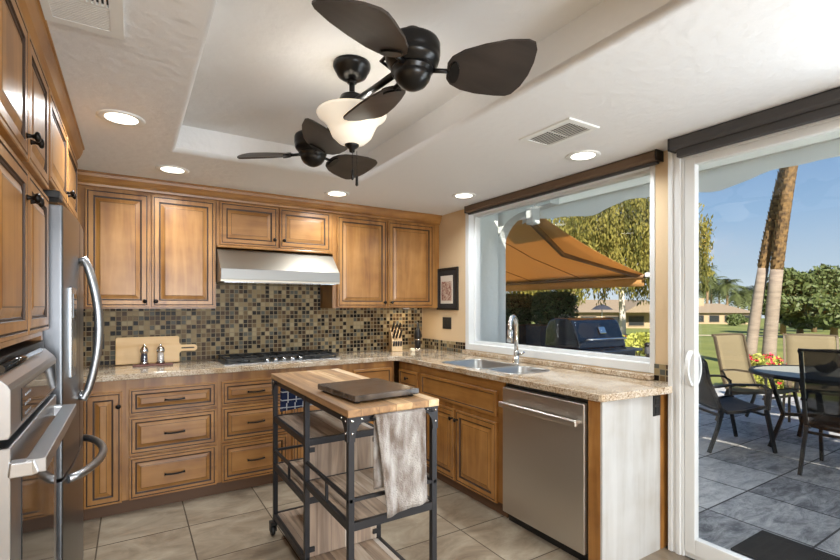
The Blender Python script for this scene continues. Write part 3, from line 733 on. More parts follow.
cto = bpy.data.objects.new('countertop', me); C.objects.link(cto)
k = cto.modifiers.new('bevel', 'BEVEL'); k.width = .010; k.segments = 3; k.limit_method = 'ANGLE'; k.angle_limit = math.radians(60)
tag(cto, 'L-shaped speckled beige granite countertop with a double sink cutout', 'countertop')
c = MB().box(2.70, WX+.005, WY0, WY1, .9145, .950); tag(c.build('window_sill', M['granite'], bev=.006), 'raised granite sill strip under the kitchen window', 'window sill')
# mosaic splash
c = MB().box(-.965, 2.735, BY-.012, BY-.001, .915, 1.354).box(.575, 1.562, BY-.012, BY-.001, 1.354, 1.85)
tag(c.build('backsplash', M['mosaic']), 'brown and cream glass mosaic backsplash behind the cooktop', 'backsplash')
c = MB().box(WX-.012, WX-.001, WY1, BY-.013, .915, 1.018)
tag(c.build('backsplash', M['mosaic_side']), 'low mosaic strip below the black wall switch', 'backsplash')
c = MB().box(WX-.012, WX-.001, DY1+.003, WY0, .915, 1.018)
tag(c.build('backsplash', M['mosaic_side']), 'short mosaic strip between the window and the sliding door', 'backsplash')

# sink
sk = thing('sink', 'double-bowl stainless steel sink set in the counter before the window', 'sink', (2.33, 2.74, .874))
def bowl(x0, x1, y0, y1, depth, nm):
    c = MB(); rows = []
    for ins, z, r in ((-.014, .0405, .07), (-.012, .0425, .07), (.004, .0425, .06), (.008, .036, .055), (.018, -depth+.02, .05), (.04, -depth, .04)):
        lp = rrect(x0+ins-2.33, x1-ins-2.33, y0+ins-2.74, y1-ins-2.74, r); rows.append(c.add([(x, y, z) for x, y in lp]))
    n = len(rrect(0, 1, 0, 1))
    for a, b in zip(rows, rows[1:]):
        for i in range(n): c.face([a+i, a+(i+1) % n, b+(i+1) % n, b+i], 0, True)
    c.face([rows[-1]+i for i in range(n)])
    o = c.build(nm, M['sink_steel'], sk, fixn=False)
    MB().lathe([(.0, .004), (.035, .004), (.042, .001), (.042, 0)], ((x0+x1)/2-2.33, (y0+y1)/2-2.74, -depth), caps=False).build('drain', M['steel_dark'], o)
bowl(*S1, .17, 'bowl'); bowl(*S2, .15, 'bowl')
# faucet
fa = thing('faucet', 'tall gooseneck brushed steel kitchen faucet behind the sink', 'faucet', (2.60, 2.70, .914))
MB().lathe([(.0, 0), (.028, 0), (.028, .008), (.022, .014), (.020, .10), (.0, .10)]).build('base', M['chrome'], fa)
dx_, dy_ = -.88, -.47
pts = [(0, 0, .09), (0, 0, .20), (0, 0, .300)]
for k in range(1, 10):
    a = PI*k/9*1.04; q = .078-.078*math.cos(a); pts.append((dx_*q, dy_*q, .300+.078*math.sin(a)))
e_ = pts[-1]; pts.append((e_[0]+.002*dx_, e_[1]+.002*dy_, e_[2]-.02))
MB().tube(pts, .017, 16).build('spout', M['chrome'], fa)
e_ = pts[-1]; MB().tube([(e_[0], e_[1], e_[2]+.004), (e_[0]+.006*dx_, e_[1]+.006*dy_, e_[2]-.09)], [.020, .023], 16).build('spray_head', M['chrome'], fa)
MB().tube([(.0, -.015, .075), (.0, -.05, .08), (.0, -.085, .10)], [.011, .009, .008], 10).build('lever', M['chrome'], fa)

# cooktop
ck = thing('cooktop', 'five-burner gas cooktop with black grates on the back counter', 'cooktop', (1.08, 4.02, .914))
MB().box(-.475, .475, -.22, .235, 0, .008).build('steel_tray', M['steel'], ck, bev=.003)
for gx in (-.305, 0, .305):
    c = MB(); gw = .142
    y0, y1 = (-.185, .215) if gx else (-.09, .215)
    for x in (-gw, gw): c.box(gx+x-.006, gx+x+.006, y0, y1, .03, .045)
    for y in (y0, (y0+y1)/2, y1): c.box(gx-gw, gx+gw, y-.006, y+.006, .03, .045)
    c.box(gx-.006, gx+.006, y0, y1, .034, .048)
    for x in (-gw, gw):
        for y in (y0+.01, y1-.01): c.box(gx+x-.007, gx+x+.007, y-.007, y+.007, .006, .034)
    for yy in ([y0+.10, y1-.10] if gx else [(y0+y1)/2]):
        for q in (PI/4, 3*PI/4): c.sqtube([(gx+.12*math.cos(q), yy+.09*math.sin(q), .042), (gx-.12*math.cos(q), yy-.09*math.sin(q), .042)], .009, .012)
    c.build('grate', M['iron'], ck)
for bx, by in ((-.305, -.085), (-.305, .115), (0, .06), (.305, -.085), (.305, .115)):
    MB().lathe([(.0, .008), (.05, .008), (.052, .014), (.04, .018), (.038, .026), (.0, .028)], (bx, by, 0), seg=24).build('burner', M['iron'], ck)
for kx in (-.14, -.07, 0, .07, .14):
    MB().lathe([(.0, .008), (.021, .008), (.019, .030), (.016, .034), (.0, .034)], (kx, -.165, 0), seg=18).build('knob', M['chrome'], ck)

# range hood
hd = thing('range_hood', 'stainless steel under-cabinet range hood above the cooktop', 'range hood', (.583, 4.0, 1.565))
c = MB(); c.prism([(.325, .003), (-.178, .003), (-.178, .100), (.0, .272), (.325, .272)], 'x', .0, .975)
hb = c.build('hood_body', mat('hood_steel', (178, 172, 160), .42, 1.0), hd)
c = MB(); c.box(.0, .975, -.186, -.176, .018, .103)
c.build('front_lip', mat('hood_lip_steel', (138, 138, 136), .42, 1.0), hb, bev=.003)
MB().box(.03, .945, -.16, .30, -.004, .004).build('filter', M['steel_dark'], hb)

# ================================================================== COUNTER ITEMS
cbd = thing('cutting_board', 'pale wooden cutting board with a handle leaning on the mosaic', 'cutting board', (.0, 4.235, .9150))
c = MB(); o_ = [(-.105, .0), (.335, .0), (.335, .07), (.348, .085), (.45, .085), (.468, .10), (.468, .125), (.45, .14), (.348, .14), (.335, .155), (.335, .205), (.325, .215), (-.095, .215), (-.105, .205)]
c.prism(o_, 'y', -.010, .010)
bd = c.build('board', M['board'], cbd, bev=.004)
bo = MB().prism([(.355, .107), (.44, .107), (.45, .112), (.44, .118), (.355, .118), (.345, .112)], 'y', -.0115, .0115).build('handle_slot', M['glaze'], bd); bo['label'] = 'dark slot in the board handle'
cbd.rotation_euler = (math.radians(-12), 0, 0); cbd.location = (0, 4.2515, .9173)
tag(MB().box(-.135, .135, -.045, .045, 0, .014).build('serving_tray', M['tray_wood'], bev=.004), 'small red-brown wooden tray under the two grinders', 'tray').location = (.142, 4.12, .9145)
for gx, lb, fill in ((.083, 'glass pepper grinder with a dark filling, left on the tray', M['plum_glass']), (.193, 'glass salt grinder with a pale filling, right on the tray', M['salt'])):
    g = thing('spice_grinder', lb, 'grinder', (gx, 4.12, .9287), 0, 'grinders on the wooden tray')
    MB().lathe([(.0, 0), (.030, 0), (.031, .012), (.027, .02), (.0, .02)], seg=20).build('base', M['chrome'], g)
    MB().lathe([(.026, .02), (.024, .06), (.021, .09), (.019, .09), (.022, .06), (.024, .022)], seg=20, caps=False).build('glass_body', M['clear'], g)
    MB().lathe([(.0, .021), (.023, .021), (.021, .06), (.0185, .082), (.0, .083)], seg=20).build('filling', fill, g)
    MB().lathe([(.0, .088), (.028, .088), (.030, .102), (.027, .114), (.022, .126), (.012, .133), (.008, .140), (.010, .147), (.0, .153)], seg=20).build('cap', M['chrome'], g)
# knife block
kb = thing('knife_block', 'light wooden knife block with black-handled knives in the corner', 'knife block', (2.30, 4.14, .9145), math.radians(-14))
c = MB(); c.prism([(-.07, 0), (.065, 0), (.065, .225), (.035, .235), (-.07, .10)], 'x', -.055, .055)
c.build('block', M['knife_wood'], kb, bev=.003)
for i in range(3):
    for j in range(2):
        x = -.034+.034*i; y = -.035+.05*j; z = .145+.065*j
        c = MB(); c.sqtube([(x, y, z-.01), (x, y-.055, z+.045), (x, y-.085, z+.075)], .015, .022)
        c.build('knife_handle', M['black_plastic'], kb, bev=.003)
for i in range(4):
    x = -.038+.025*i; c = MB(); c.sqtube([(x, -.068, .055), (x, -.082, .085), (x, -.082, .105)], .012, .016); c.build('steak_knife_handle', M['black_plastic'], kb)
# corkscrew / bottle-like opener
op = thing('wine_opener', 'tall black upright wine opener in the corner by the wall', 'wine opener', (2.575, 4.15, .9145))
MB().lathe([(.0, 0), (.055, 0), (.055, .010), (.03, .016), (.014, .022), (.0, .022)]).build('base', M['chrome'], op)
MB().lathe([(.0, .02), (.030, .022), (.032, .09), (.026, .10), (.036, .115), (.040, .15), (.036, .19), (.022, .215), (.013, .235), (.013, .285), (.0, .288)]).build('body', M['black_plastic'], op)
MB().lathe([(.031, .100), (.034, .108), (.034, .116), (.031, .118)], caps=False).build('collar', M['chrome'], op)
tag(MB().box(-.022, .022, -.022, .022, 0, .035).build('salt_cellar', M['pale_card'], bev=.008), 'small cream salt cellar on the counter before the wine opener', 'salt cellar').location = (2.40, 3.97, .9145)
# framed print, switch, outlet
pf = thing('picture_frame', 'small black-framed print on the beige wall beside the window', 'picture', (WX, 3.84, 1.55))
MB().rings(-.18, .18, -.215, .215, -.024, ((0, .024, 0), (0, .002, 0), (.002, 0, 0), (.02, 0, 0), (.022, .008, 0))).build('frame', M['black_plastic'], pf).rotation_euler = (0, 0, -PI/2)
MB().box(-.018, -.012, -.16, .16, -.195, .195).build('dark_mat', mat('dark_mat', (40, 37, 36), .8), pf)
MB().box(-.021, -.017, -.105, .105, -.150, .135).build('print_border', M['mat_board'], pf)
MB().box(-.023, -.020, -.088, .088, -.120, .075).build('print', M['print'], pf)
t = thing('light_switch', 'black double wall switch below the framed print', 'switch', (WX, 3.858, 1.20))
MB().box(-.007, 0, -.075, .075, -.06, .06).build('plate', M['black_plastic'], t, bev=.002)
for s in (-.035, .035): MB().box(-.011, -.006, s-.018, s+.018, -.034, .034).build('rocker', M['black_plastic'], t, bev=.002)
t = thing('outlet', 'black outlet on the mosaic behind the refrigerator handle', 'outlet', (-.215, BY-.012, 1.10))
MB().box(-.037, .037, -.006, 0, -.058, .058).build('plate', M['black_plastic'], t, bev=.002)
MB().box(-.017, .017, -.009, -.005, -.042, .042).build('socket', M['iron'], t)

# ================================================================== ROLLER BLINDS
bl = thing('roller_blind', 'brown fabric roller blind cassette above the kitchen window', 'blind', (WX-.003, 2.525, ZC-.002))
def cass(h, d): return [(-d, -.01), (-d, -h+.012), (-d+.012, -h), (0, -h), (0, 0), (-d+.012, 0)]
c = MB(); c.prism(cass(.062, .078), 'y', -.93, .93); c.build('cassette', M['blind_brown'], bl, bev=.004)
MB().box(-.05, -.02, -.925, .925, -.078, -.062).build('hem_bar', M['blind_dark'], bl, bev=.004)
for y in (-.935, .935): MB().box(-.08, 0, y-.006, y+.006, -.066, 0).build('end_cap', M['black_plastic'], bl, bev=.004)
bl = thing('roller_blind', 'charcoal fabric roller blind cassette above the sliding glass door', 'blind', (2.644, .52, ZC-.002))
c = MB(); c.prism(cass(.066, .076), 'y', -.95, .93); c.build('cassette', M['blind_dark'], bl, bev=.004)
MB().box(-.05, -.012, -.94, .905, -.108, -.066).build('hem_bar', M['blind_dark'], bl, bev=.004)
for y in (-.955, .935): MB().box(-.078, 0, y-.006, y+.006, -.07, 0).build('end_cap', M['black_plastic'], bl, bev=.004)
c = MB()

# ================================================================== KITCHEN CART
CX0, CX1, CY0, CY1, CYM = .740, 1.170, 1.720, 2.895, 2.27
ct_ = thing('kitchen_cart', 'rustic wood and black metal kitchen cart in the middle of the floor', 'kitchen cart', ((CX0+CX1)/2, (CY0+CY1)/2, FZ))
ox, oy = (CX0+CX1)/2, (CY0+CY1)/2
def cz(z): return z-FZ
def cbox(c, x0, x1, y0, y1, z0, z1): return c.box(x0-ox, x1-ox, y0-oy, y1-oy, cz(z0), cz(z1))
cbox(MB(), CX0-.006, CX1+.006, CY0-.008, CY1+.018, .925, .956).build('tabletop', M['plank_top'], ct_, bev=.003)
LT = .026
posts = [(CX0, CY0), (CX1-LT, CY0), (CX0, CY1-LT), (CX1-LT, CY1-LT), (CX0, CYM), (CX1-LT, CYM)]
legs = []
for i, (x, y) in enumerate(posts):
    lg = cbox(MB(), x, x+LT, y, y+LT, .045, .925).build('leg' if i < 4 else 'middle_post', M['cart_metal'], ct_, bev=.002); legs.append(lg)
    if i < 4:
        c = MB(); cxp, cyp = x+LT/2-ox, y+LT/2-oy
        c.lathe([(.0, -.011), (.030, -.011), (.033, -.006), (.033, .006), (.030, .011), (.0, .011)], (cxp-.012, cyp+.018, .034), 'x', 20)
        c.box(cxp-.03, cxp-.024, cyp-.005, cyp+.030, .03, .075).box(cxp+.002, cxp+.008, cyp-.005, cyp+.030, .03, .075).box(cxp-.03, cxp+.012, cyp-.012, cyp+.032, .07, .09)
        c.build('caster', M['black_plastic'], ct_)
c = MB()
cbox(c, CX0, CX1, CY0+.002, CY0+.022, .897, .924); cbox(c, CX0, CX1, CY1-.022, CY1-.002, .897, .924); cbox(c, CX0+.002, CX0+.022, CY0, CY1, .897, .924); cbox(c, CX1-.022, CX1-.002, CY0, CY1, .897, .924)
c.build('top_rail', M['cart_metal'], ct_)
# curved corner gussets with bolts at the two near legs and on the sides
def gusset(axis, a, s, plane, t=.006):
    L = .085; pts = [(a, .924), (a+s*L, .924), (a+s*L, .910)]
    for k in range(7):
        q = PI/2*k/6; pts.append((a+s*(L-(L-LT)*math.sin(q)*.98), .839+.071*math.cos(q)))
    pts += [(a+s*LT, .825), (a, .825)]
    c = MB()
    if axis == 'x': c.prism([(p-ox, cz(z)) for p, z in pts], 'y', plane-t-oy, plane+t*.2-oy)
    else: c.prism([(p-oy, cz(z)) for p, z in pts], 'x', plane-t-ox, plane+t*.2-ox)
    g = c.build('gusset', M['cart_metal'], ct_)
    b = MB()
    for (p, z) in ((a+s*.013, .910), (a+s*.013, .860), (a+s*.055, .915)):
        if axis == 'x': b.lathe([(.0, 0), (.006, 0), (.005, .004), (.0, .005)], (p-ox, plane-t-oy, cz(z)), '-y', 10)
        else: b.lathe([(.0, 0), (.006, 0), (.005, .004), (.0, .005)], (plane-t-ox, p-oy, cz(z)), '-x', 10)
    b.build('bolt', M['chrome'], g)
gusset('x', CX0, 1, CY0); gusset('x', CX1, -1, CY0); gusset('y', CY0, 1, CX0); gusset('y', CY1, -1, CX0)
def shelf(nm, y0, y1, z, m=M['plank_shelf'], rail=True):
    s = cbox(MB(), CX0+.012, CX1-.012, y0+.008, y1-.008, z-.018, z).build(nm, m, ct_)
    c = MB()
    a0, a1, e0, e1 = CX0+.002, CX1-.002, y0+.002, y1-.002
    cbox(c, a0, a0+.018, e0+.018, e1-.018, z-.03, z+.004); cbox(c, a1-.018, a1, e0+.018, e1-.018, z-.03, z+.004); cbox(c, a0, a1, e0, e0+.018, z-.03, z+.004); cbox(c, a0, a1, e1-.018, e1, z-.03, z+.004)
    c.build('shelf_frame', M['cart_metal'], s)
    return s
shelf('upper_shelf', CYM, CY1, .695)
s2 = shelf('back_shelf', CYM, CY1, .400)
s1 = shelf('front_shelf', CY0, CYM+.02, .490)
shelf('bottom_shelf', CY0, CY1, .095)
def guard(s, y0, y1, z, back):
    c = MB(); cbox(c, CX0+.004, CX0+.018, y0, y1, z-.014, z); cbox(c, CX1-.018, CX1-.004, y0, y1, z-.014, z)
    cbox(c, CX0, CX1, (y1-.018 if back else y0+.004), (y1-.004 if back else y0+.018), z-.014, z)
    for x in (CX0+.005, CX1-.017): cbox(c, x, x+.012, (y0+y1)/2-.006, (y0+y1)/2+.006, z-.10, z)
    c.build('guard_rail', M['cart_metal'], s)
guard(s1, CY0, CYM, .592, False); guard(s2, CYM, CY1, .492, True)
cbox(MB(), CX0+.026, CX1-.026, CYM+.004, CYM+.022, .10, .664).build('divider_panel', M['plank_panel'], ct_)
for z in (.645, .14):
    for x in (CX0+.024, CX1-.050): cbox(MB(), x, x+.026, CYM-.006, CYM+.004, z-.012, z+.012).build('panel_clip', M['cart_metal'], ct_)
c = MB(); c.tube([(CX0+.10-ox, CY0-oy, cz(.910)), (CX0+.10-ox, CY0-.025-oy, cz(.912)), (CX1-.04-ox, CY0-.025-oy, cz(.912)), (CX1-.04-ox, CY0-oy, cz(.910))], .006, 8); c.build('towel_bar', M['cart_metal'], ct_)
c = MB(); c.tube([(CX0+.04-ox, CY1-oy, cz(.910)), (CX0+.04-ox, CY1+.012-oy, cz(.912)), (CX1-.04-ox, CY1+.012-oy, cz(.912)), (CX1-.04-ox, CY1-oy, cz(.910))], .006, 8); c.build('towel_bar', M['cart_metal'], ct_)
# stone slab on the cart
t = thing('stone_board', 'dark polished stone slab lying on the cart top', 'stone board', (.955, 2.0, .9565), math.radians(4))
MB().box(-.168, .168, -.195, .195, .010, .036).build('slab', M['slab'], t, bev=.004)
for x in (-.14, .14):
    for y in (-.16, .16): MB().lathe([(.0, 0), (.014, 0), (.014, .011), (.0, .011)], (x, y, 0), seg=12).build('foot', M['black_plastic'], t)
# towels
TY = CY0-.025
def towel(name, label, x0, x1, yb_, ztop, zb_front, zb_back, m, amp, sgn=-1, skew=0.0):
    c = MB()
    def fn(u, v):
        x = x0+(x1-x0)*u
        Lf, Lb = ztop-zb_front, ztop-zb_back; tot = Lf+Lb+.03; s_ = v*tot
        fold = amp*(math.sin(u*9+1)+.5*math.sin(u*17+.4)); 
        if s_ < Lf: z = zb_front+s_; y = yb_+sgn*(.010+.006*(Lf-s_)/Lf) + sgn*fold*min(1, (Lf-s_)/.15); x += skew*(Lf-s_)*(1-.8*u)
        elif s_ < Lf+.03: a = (s_-Lf)/.03*PI; z = ztop+.0095*math.sin(a); y = yb_+sgn*.0105*math.cos(a)
        else: z = ztop-(s_-Lf-.03); y = yb_-sgn*.0105
        z_e = .022*(1-u) if v == 0 else 0
        return (x, y, z-z_e)
    c.grid(fn, 36, 44)
    return tag(c.build(name, m, solid=.004), label, 'towel')
towel('dish_towel', 'grey woven dish towel hanging from the near end of the cart', .845, 1.085, TY, .919, .525, .62, M['towel'], .006, -1, .115)
towel('dish_towel', 'navy plaid dish towel hanging at the far end of the cart', .795, 1.03, CY1+.012, .919, .73, .765, M['plaid'], .003, 1)

# under-cabinet light by the corner
t = thing('cabinet_light', 'small warm puck light under the right wall cabinet', 'light', (2.45, 4.18, UZ0-.012))
MB().lathe([(.0, .012), (.035, .012), (.035, 0), (.028, 0), (.026, .003), (.0, .003)], seg=20).build('housing', M['white_paint'], t)
d = bpy.data.lights.new('puck_lamp', 'AREA'); d.shape = 'DISK'; d.size = .05; d.energy = 1.2; d.color = (1, .82, .55)
o = bpy.data.objects.new('puck_lamp', d); C.objects.link(o); o.parent = t; o.location = (0, 0, -.004)

# ================================================================== OUTSIDE
GZ = -.07
struct(MB().box(2.69, 9.0, -7, 9.5, GZ-.06, GZ).build('patio_floor', M['patio']))
def lawn_z(x, y):
    d = x*.89+y*.45
    return -.14 - .0185*max(0, d-9)
c = MB()
xs = [9.0, 14, 22, 35, 60, 110, 220, 420]; ys = [-260, -110, -50, -20, -7, 0, 9.5, 20, 40, 80, 160, 320]
b0 = c.add([(x, y, lawn_z(x, y)) for y in ys for x in xs])
for j in range(len(ys)-1):
    for i in range(len(xs)-1):
        a = b0+j*len(xs)+i; c.face([a, a+1, a+len(xs)+1, a+len(xs)])
c2 = c.add([(-60, 9.5, -.14), (9, 9.5, -.14), (9, 320, lawn_z(9, 320)), (-60, 320, -5)]); c.face([c2, c2+1, c2+2, c2+3])
struct(c.build('lawn', M['lawn']))
c = MB()
for k in range(30):
    pass
pth = []
for k in range(25):
    t_ = k/24; x = 30+ t_*22; y = 18 - t_*26+2*math.sin(t_*5); pth.append((x, y))
ia = c.add([(x, y, lawn_z(x, y)+.03) for x, y in pth] + [(x+1.1, y+.9, lawn_z(x+1.1, y+.9)+.03) for x, y in pth])
for k in range(24): c.face([ia+k, ia+k+1, ia+25+k+1, ia+25+k])
struct(c.build('cart_path', M['path']))
def at(u, v, t):
    """a point seen in the photograph at distance t along the view direction"""
    s, co = math.sin(math.radians(32.1)), math.cos(math.radians(32.1)); a = (u-420)/460
    return Vector((t*(s+a*co), t*(co-a*s), 1.375-(v-306)/460*t))

# patio cover
pc = thing('patio_cover', 'white patio roof with rafters outside the window and door', 'patio roof', (2.9, -1.5, GZ))
oy = -1.5
MB().box(0, 1.0, -5.5, 5.45, 2.69-GZ, 2.70-GZ).build('roof_panel', M['roof_sheet'], pc)
for y in (3.3, 2.7, 2.1, 1.5, .9, .3, -.3, -1.2, -2.4): MB().box(0, .95, y-.02-oy, y+.02-oy, 2.60-GZ, 2.68-GZ).build('rafter', M['white_paint'], pc)
MB().box(.92, .99, -5.5, 5.45, 2.45-GZ, 2.68-GZ).build('fascia_beam', M['white_paint'], pc)
MB().box(.40, .46, -5.5, 5.45, 2.52-GZ, 2.62-GZ).build('cross_beam', M['white_paint'], pc)
MB().box(.0, .06, -5.5, 5.45, 2.42-GZ, 2.52-GZ).build('ledger', M['white_paint'], pc)
c = MB()
def vf(u, v):
    y = -5.5+10.9*u; zb = 2.315-GZ+.035*math.sin(y*5.2)+.012*math.sin(y*11)
    return (.96+.012*math.sin(y*23)*(1-v), y, zb+(2.46-GZ-zb)*v)
c.grid(vf, 160, 4); c.build('scalloped_valance', M['valance'], pc)
# stucco column with arched bracket
pc = thing('stucco_column', 'white stucco column with an arched top outside the window', 'column', (3.30, 3.80, GZ))
MB().box(-.38, -.02, -.13, .15, 0, 2.68-GZ).box(-.02, .16, -.05, .15, 0, 2.68-GZ).build('shaft', M['stucco'], pc, bev=.01)
ar = [(.0, 2.6-GZ), (.0, 1.98-GZ)]
for k in range(9):
    a = PI/2*k/8; ar.append((.0-.42*(1-math.cos(a)), 1.98-GZ+.34*math.sin(a)))
ar += [(-.75, 2.34-GZ), (-.75, 2.6-GZ)]
MB().prism([(y-.05, z) for y, z in ar], 'x', .02, .14).build('arch', M['stucco'], pc)
sp = thing('speaker', 'small white outdoor speaker hung under the patio roof', 'speaker', (3.30, 3.20, 2.25))
MB().box(-.05, .05, -.05, .05, -.085, .085).build('cabinet', mat('speaker_grey', (190, 196, 198), .6), sp, bev=.015)
MB().tube([(0, .0, .08), (.03, -.03, .15), (.03, -.03, .30)], .012, 8).build('bracket', M['white_paint'], sp)
# awning
aw = thing('awning', 'orange canvas retractable awning beyond the window', 'awning', (3.78, 3.62, 2.40))
L = 4.6
MB().grid(lambda u, v: (.02+1.99*v, L*u, -.60*v-.05*math.sin(PI*v)), 24, 10).build('canvas', M['awning'], aw, solid=.003)
MB().grid(lambda u, v: (2.03, L*u, -.63-.13*v), 24, 2).build('valance', M['awning'], aw, solid=.003)
MB().tube([(2.02, -.05, -.625), (2.02, L, -.625)], .026, 12).build('front_bar', mat('awning_bar', (126, 96, 62), .6), aw)
MB().tube([(0, 0, .01), (0, L, .01)], .05, 12).build('roller', M['white_paint'], aw)
MB().box(1.96, 2.12, -.15, -.05, -.645, -.585).build('end_cap', M['white_paint'], aw, bev=.01)
for y0 in (.12, 3.2): MB().sqtube([(.05, y0, -.08), (.95, y0+.32, -.36), (2.0, y0-.04, -.62)], .04, .05).build('folding_arm', mat('awning_arm', (112, 86, 54), .6), aw)
for y in (1.0, 2.0, 3.0): MB().sqtube([(.03, y, -.025), (1.0, y, -.365), (2.0, y, -.61)], .006, .01).build('seam', mat('awning_seam', (150, 104, 54), .8), aw)

# ---- plants
def leaf_cloud(c, n, fn, size, m=0, up=.0):
    for _ in range(n):
        p = Vector(fn()); s = size*R.uniform(.6, 1.3)
        a = Vector((R.gauss(0, 1), R.gauss(0, 1), R.gauss(0, 1)+up)).normalized(); b = a.cross(Vector((R.gauss(0, 1), R.gauss(0, 1), R.gauss(0, 1)))).normalized()
        i = c.add([p-a*s, p+b*s*.45, p+a*s, p-b*s*.45]); c.face([i, i+1, i+2, i+3], m)
def ball(cx_, cy_, cz_, rx, ry, rz_, lo=.55):
    def f():
        while True:
            x, y, z = R.uniform(-1, 1), R.uniform(-1, 1), R.uniform(-1, 1); d = x*x+y*y+z*z
            if lo*lo < d < 1: return (cx_+x*rx, cy_+y*ry, cz_+z*rz_)
    return f
# boxed hedge shrubs in tall planters
for i, (u, t_, lb) in enumerate(((514, 7.7, 'clipped dark green shrub in the planter nearest the stucco column'), (554, 7.2, 'clipped dark green shrub in the planter behind the grill'))):
    p = at(u, 325, t_); h = p.z-GZ
    pt = thing('planter', 'tall slate planter box nearest the stucco column' if i == 0 else 'tall slate planter box behind the grill', 'planter', (p.x, p.y, GZ), math.radians(-20))
    MB().box(-.36, .36, -.26, .26, 0, h).build('planter_box', M['planter'], pt, bev=.01); MB().box(-.33, .33, -.23, .23, h, h+.012).build('soil', M['toe'], pt)
    hs = thing('boxwood_shrub', lb, 'shrub', (p.x, p.y, p.z+.012), math.radians(-20))
    c = MB()
    def bx():
        while True:
            x, y, z = R.uniform(-.30, .30), R.uniform(-.27, .27), R.uniform(0, .50)
            if max(abs(x)/.30, abs(y)/.27, abs(z-.25)/.25) > .72 and (abs(x)/.30)**4+(abs(y)/.27)**4+(abs(z-.25)/.25)**4 < 1.25: return (x, y, z)
    leaf_cloud(c, 4200, bx, .028); c.build('foliage', M['leaf_dark'], hs, fixn=False)
    c = MB(); c.box(-.22, .22, -.18, .18, .06, .42); c.tube([(0, 0, 0), (0, 0, .3)], .03, 8); c.build('branches', mat('branch_dark', (30, 38, 26), .9), hs)
# grill
gr = thing('gas_grill', 'black gas grill with a rounded lid outside the window', 'grill', (4.24, 3.33, GZ), math.radians(-4))
h0 = .93-GZ
MB().box(-.34, .34, -.24, .24, .12, h0-.12).build('cart_base', M['planter'], gr, bev=.01)
MB().box(-.36, .36, -.25, .25, h0-.12, h0).build('firebox', M['grill'], gr, bev=.01)
c = MB(); lp = [(-.25, 0), (-.235, .06), (-.15, .26), (-.12, .295), (-.06, .315), (.10, .315), (.18, .29), (.235, .20), (.25, 0)]
c.prism(lp, 'x', -.355, .355, smooth=False); ld = c.build('lid', M['grill'], gr, bev=.015)
c = MB(); c.tube([(-.28, -.245, .09), (-.28, -.30, .10), (.28, -.30, .10), (.28, -.245, .09)], .012, 10); c.build('lid_handle', M['chrome'], ld)
c = MB(); c.box(-.048, .048, -.040, .040, -.006, .010); tg = c.build('lid_badge', M['chrome'], ld, bev=.014)  # rounded emblem plate with a pale ring on the lid
MB().box(-.033, .033, -.027, .027, .009, .0125).build('badge_face', M['black_plastic'], ld, bev=.006)
badge_face_ = ld.children[-1]; badge_face_.location = (.04, -.192, .185); badge_face_.rotation_euler = (math.radians(66), 0, 0)
tg.location = (.04, -.192, .185); tg.rotation_euler = (math.radians(66), 0, 0)
MB().box(-.36, .36, -.36, -.25, h0-.14, h0-.02).build('control_panel', mat('grill_panel_steel', (120, 124, 130), .3, .8), gr, bev=.008)
for x in (-.2, 0, .2): MB().lathe([(.0, 0), (.024, 0), (.020, .028), (.0, .03)], (x, -.36, h0-.08), '-y', 16).build('knob', M['black_plastic'], gr)
for s in (-1, 1): MB().box(s*.37 if s > 0 else -.67, .67 if s > 0 else -.37, -.22, .22, h0-.06, h0-.03).build('side_shelf', mat('grill_shelf', (128, 134, 142), .35, .5), gr, bev=.008)
for x in (-.31, .31):
    for y in (-.21, .21): MB().tube([(x, y, .12), (x, y, .0)], .025, 10).build('foot', M['black_plastic'], gr)
for k in range(2): pass
ld.location = (0, 0, h0)
# garden wall with flowering shrubs and path light beyond
p = at(640, 352, 6.0)
tag(MB().box(5.55, 5.85, 3.28, 4.5, GZ, .70).build('garden_wall', M['stone'], bev=.02), 'low stone garden wall right of the grill', 'garden wall')
def shrub(u, v, t_, rx, ry, rz_, n, size, name, label, leafm, flm=None, nf=0, ground=GZ):
    p = at(u, v, t_)
    r = thing(name, label, 'shrub', (p.x, p.y, ground)); c = MB(); z0 = p.z-ground
    leaf_cloud(c, n, ball(0, 0, z0, rx, ry, rz_, .45), size); c.build('foliage', leafm, r, fixn=False)
    c = MB()
    for k in range(5):
        a = 2*PI*k/5; c.tube([(0, 0, 0), (rx*.5*math.cos(a), ry*.5*math.sin(a), z0)], [.025, .008], 6)
    c.build('stem', M['bark'], r)
    if flm:
        c = MB()
        for _ in range(nf):
            q = Vector(ball(0, 0, z0, rx*1.03, ry*1.03, rz_*1.03, .9)()); s = size*.9
            for k in range(5):
                a = 2*PI*k/5+R.random(); d = Vector((math.cos(a)*.8, math.sin(a)*.8, R.uniform(-.5, .8)))*s; e = d.cross(Vector((R.random(), 1, R.random()))).normalized()*s*.45
                i = c.add([q, q+d*.6+e, q+d, q+d*.6-e]); c.face([i, i+1, i+2, i+3])
        c.build('flower', flm, r, fixn=False)
    return r
shrub(612, 345, 8.3, .42, .42, .20, 1300, .05, 'flowering_shrub', 'yellow-green shrub with red blossoms behind the grill, left one', M['leaf_yellow'], M['flower_red'], 9)
shrub(645, 343, 8.6, .40, .42, .20, 1300, .05, 'flowering_shrub', 'yellow-green shrub with red blossoms by the right edge of the window', M['leaf_yellow'], M['flower_red'], 7)
shrub(762, 374, 8.2, .50, .42, .36, 1500, .05, 'flowering_shrub', 'shrub with pink blossoms at the foot of the palm trunks', M['leaf_yellow'], M['flower'], 110)
p = at(648, 345, 6.1); lt = thing('path_light', 'small dark garden lantern on the stone wall', 'lantern', (5.70, 3.50, .70))
MB().tube([(0, 0, 0), (0, 0, .05)], .02, 8).lathe([(.0, .16), (.06, .16), (.02, .20), (.0, .20)], seg=12).build('cap', M['black_plastic'], lt)
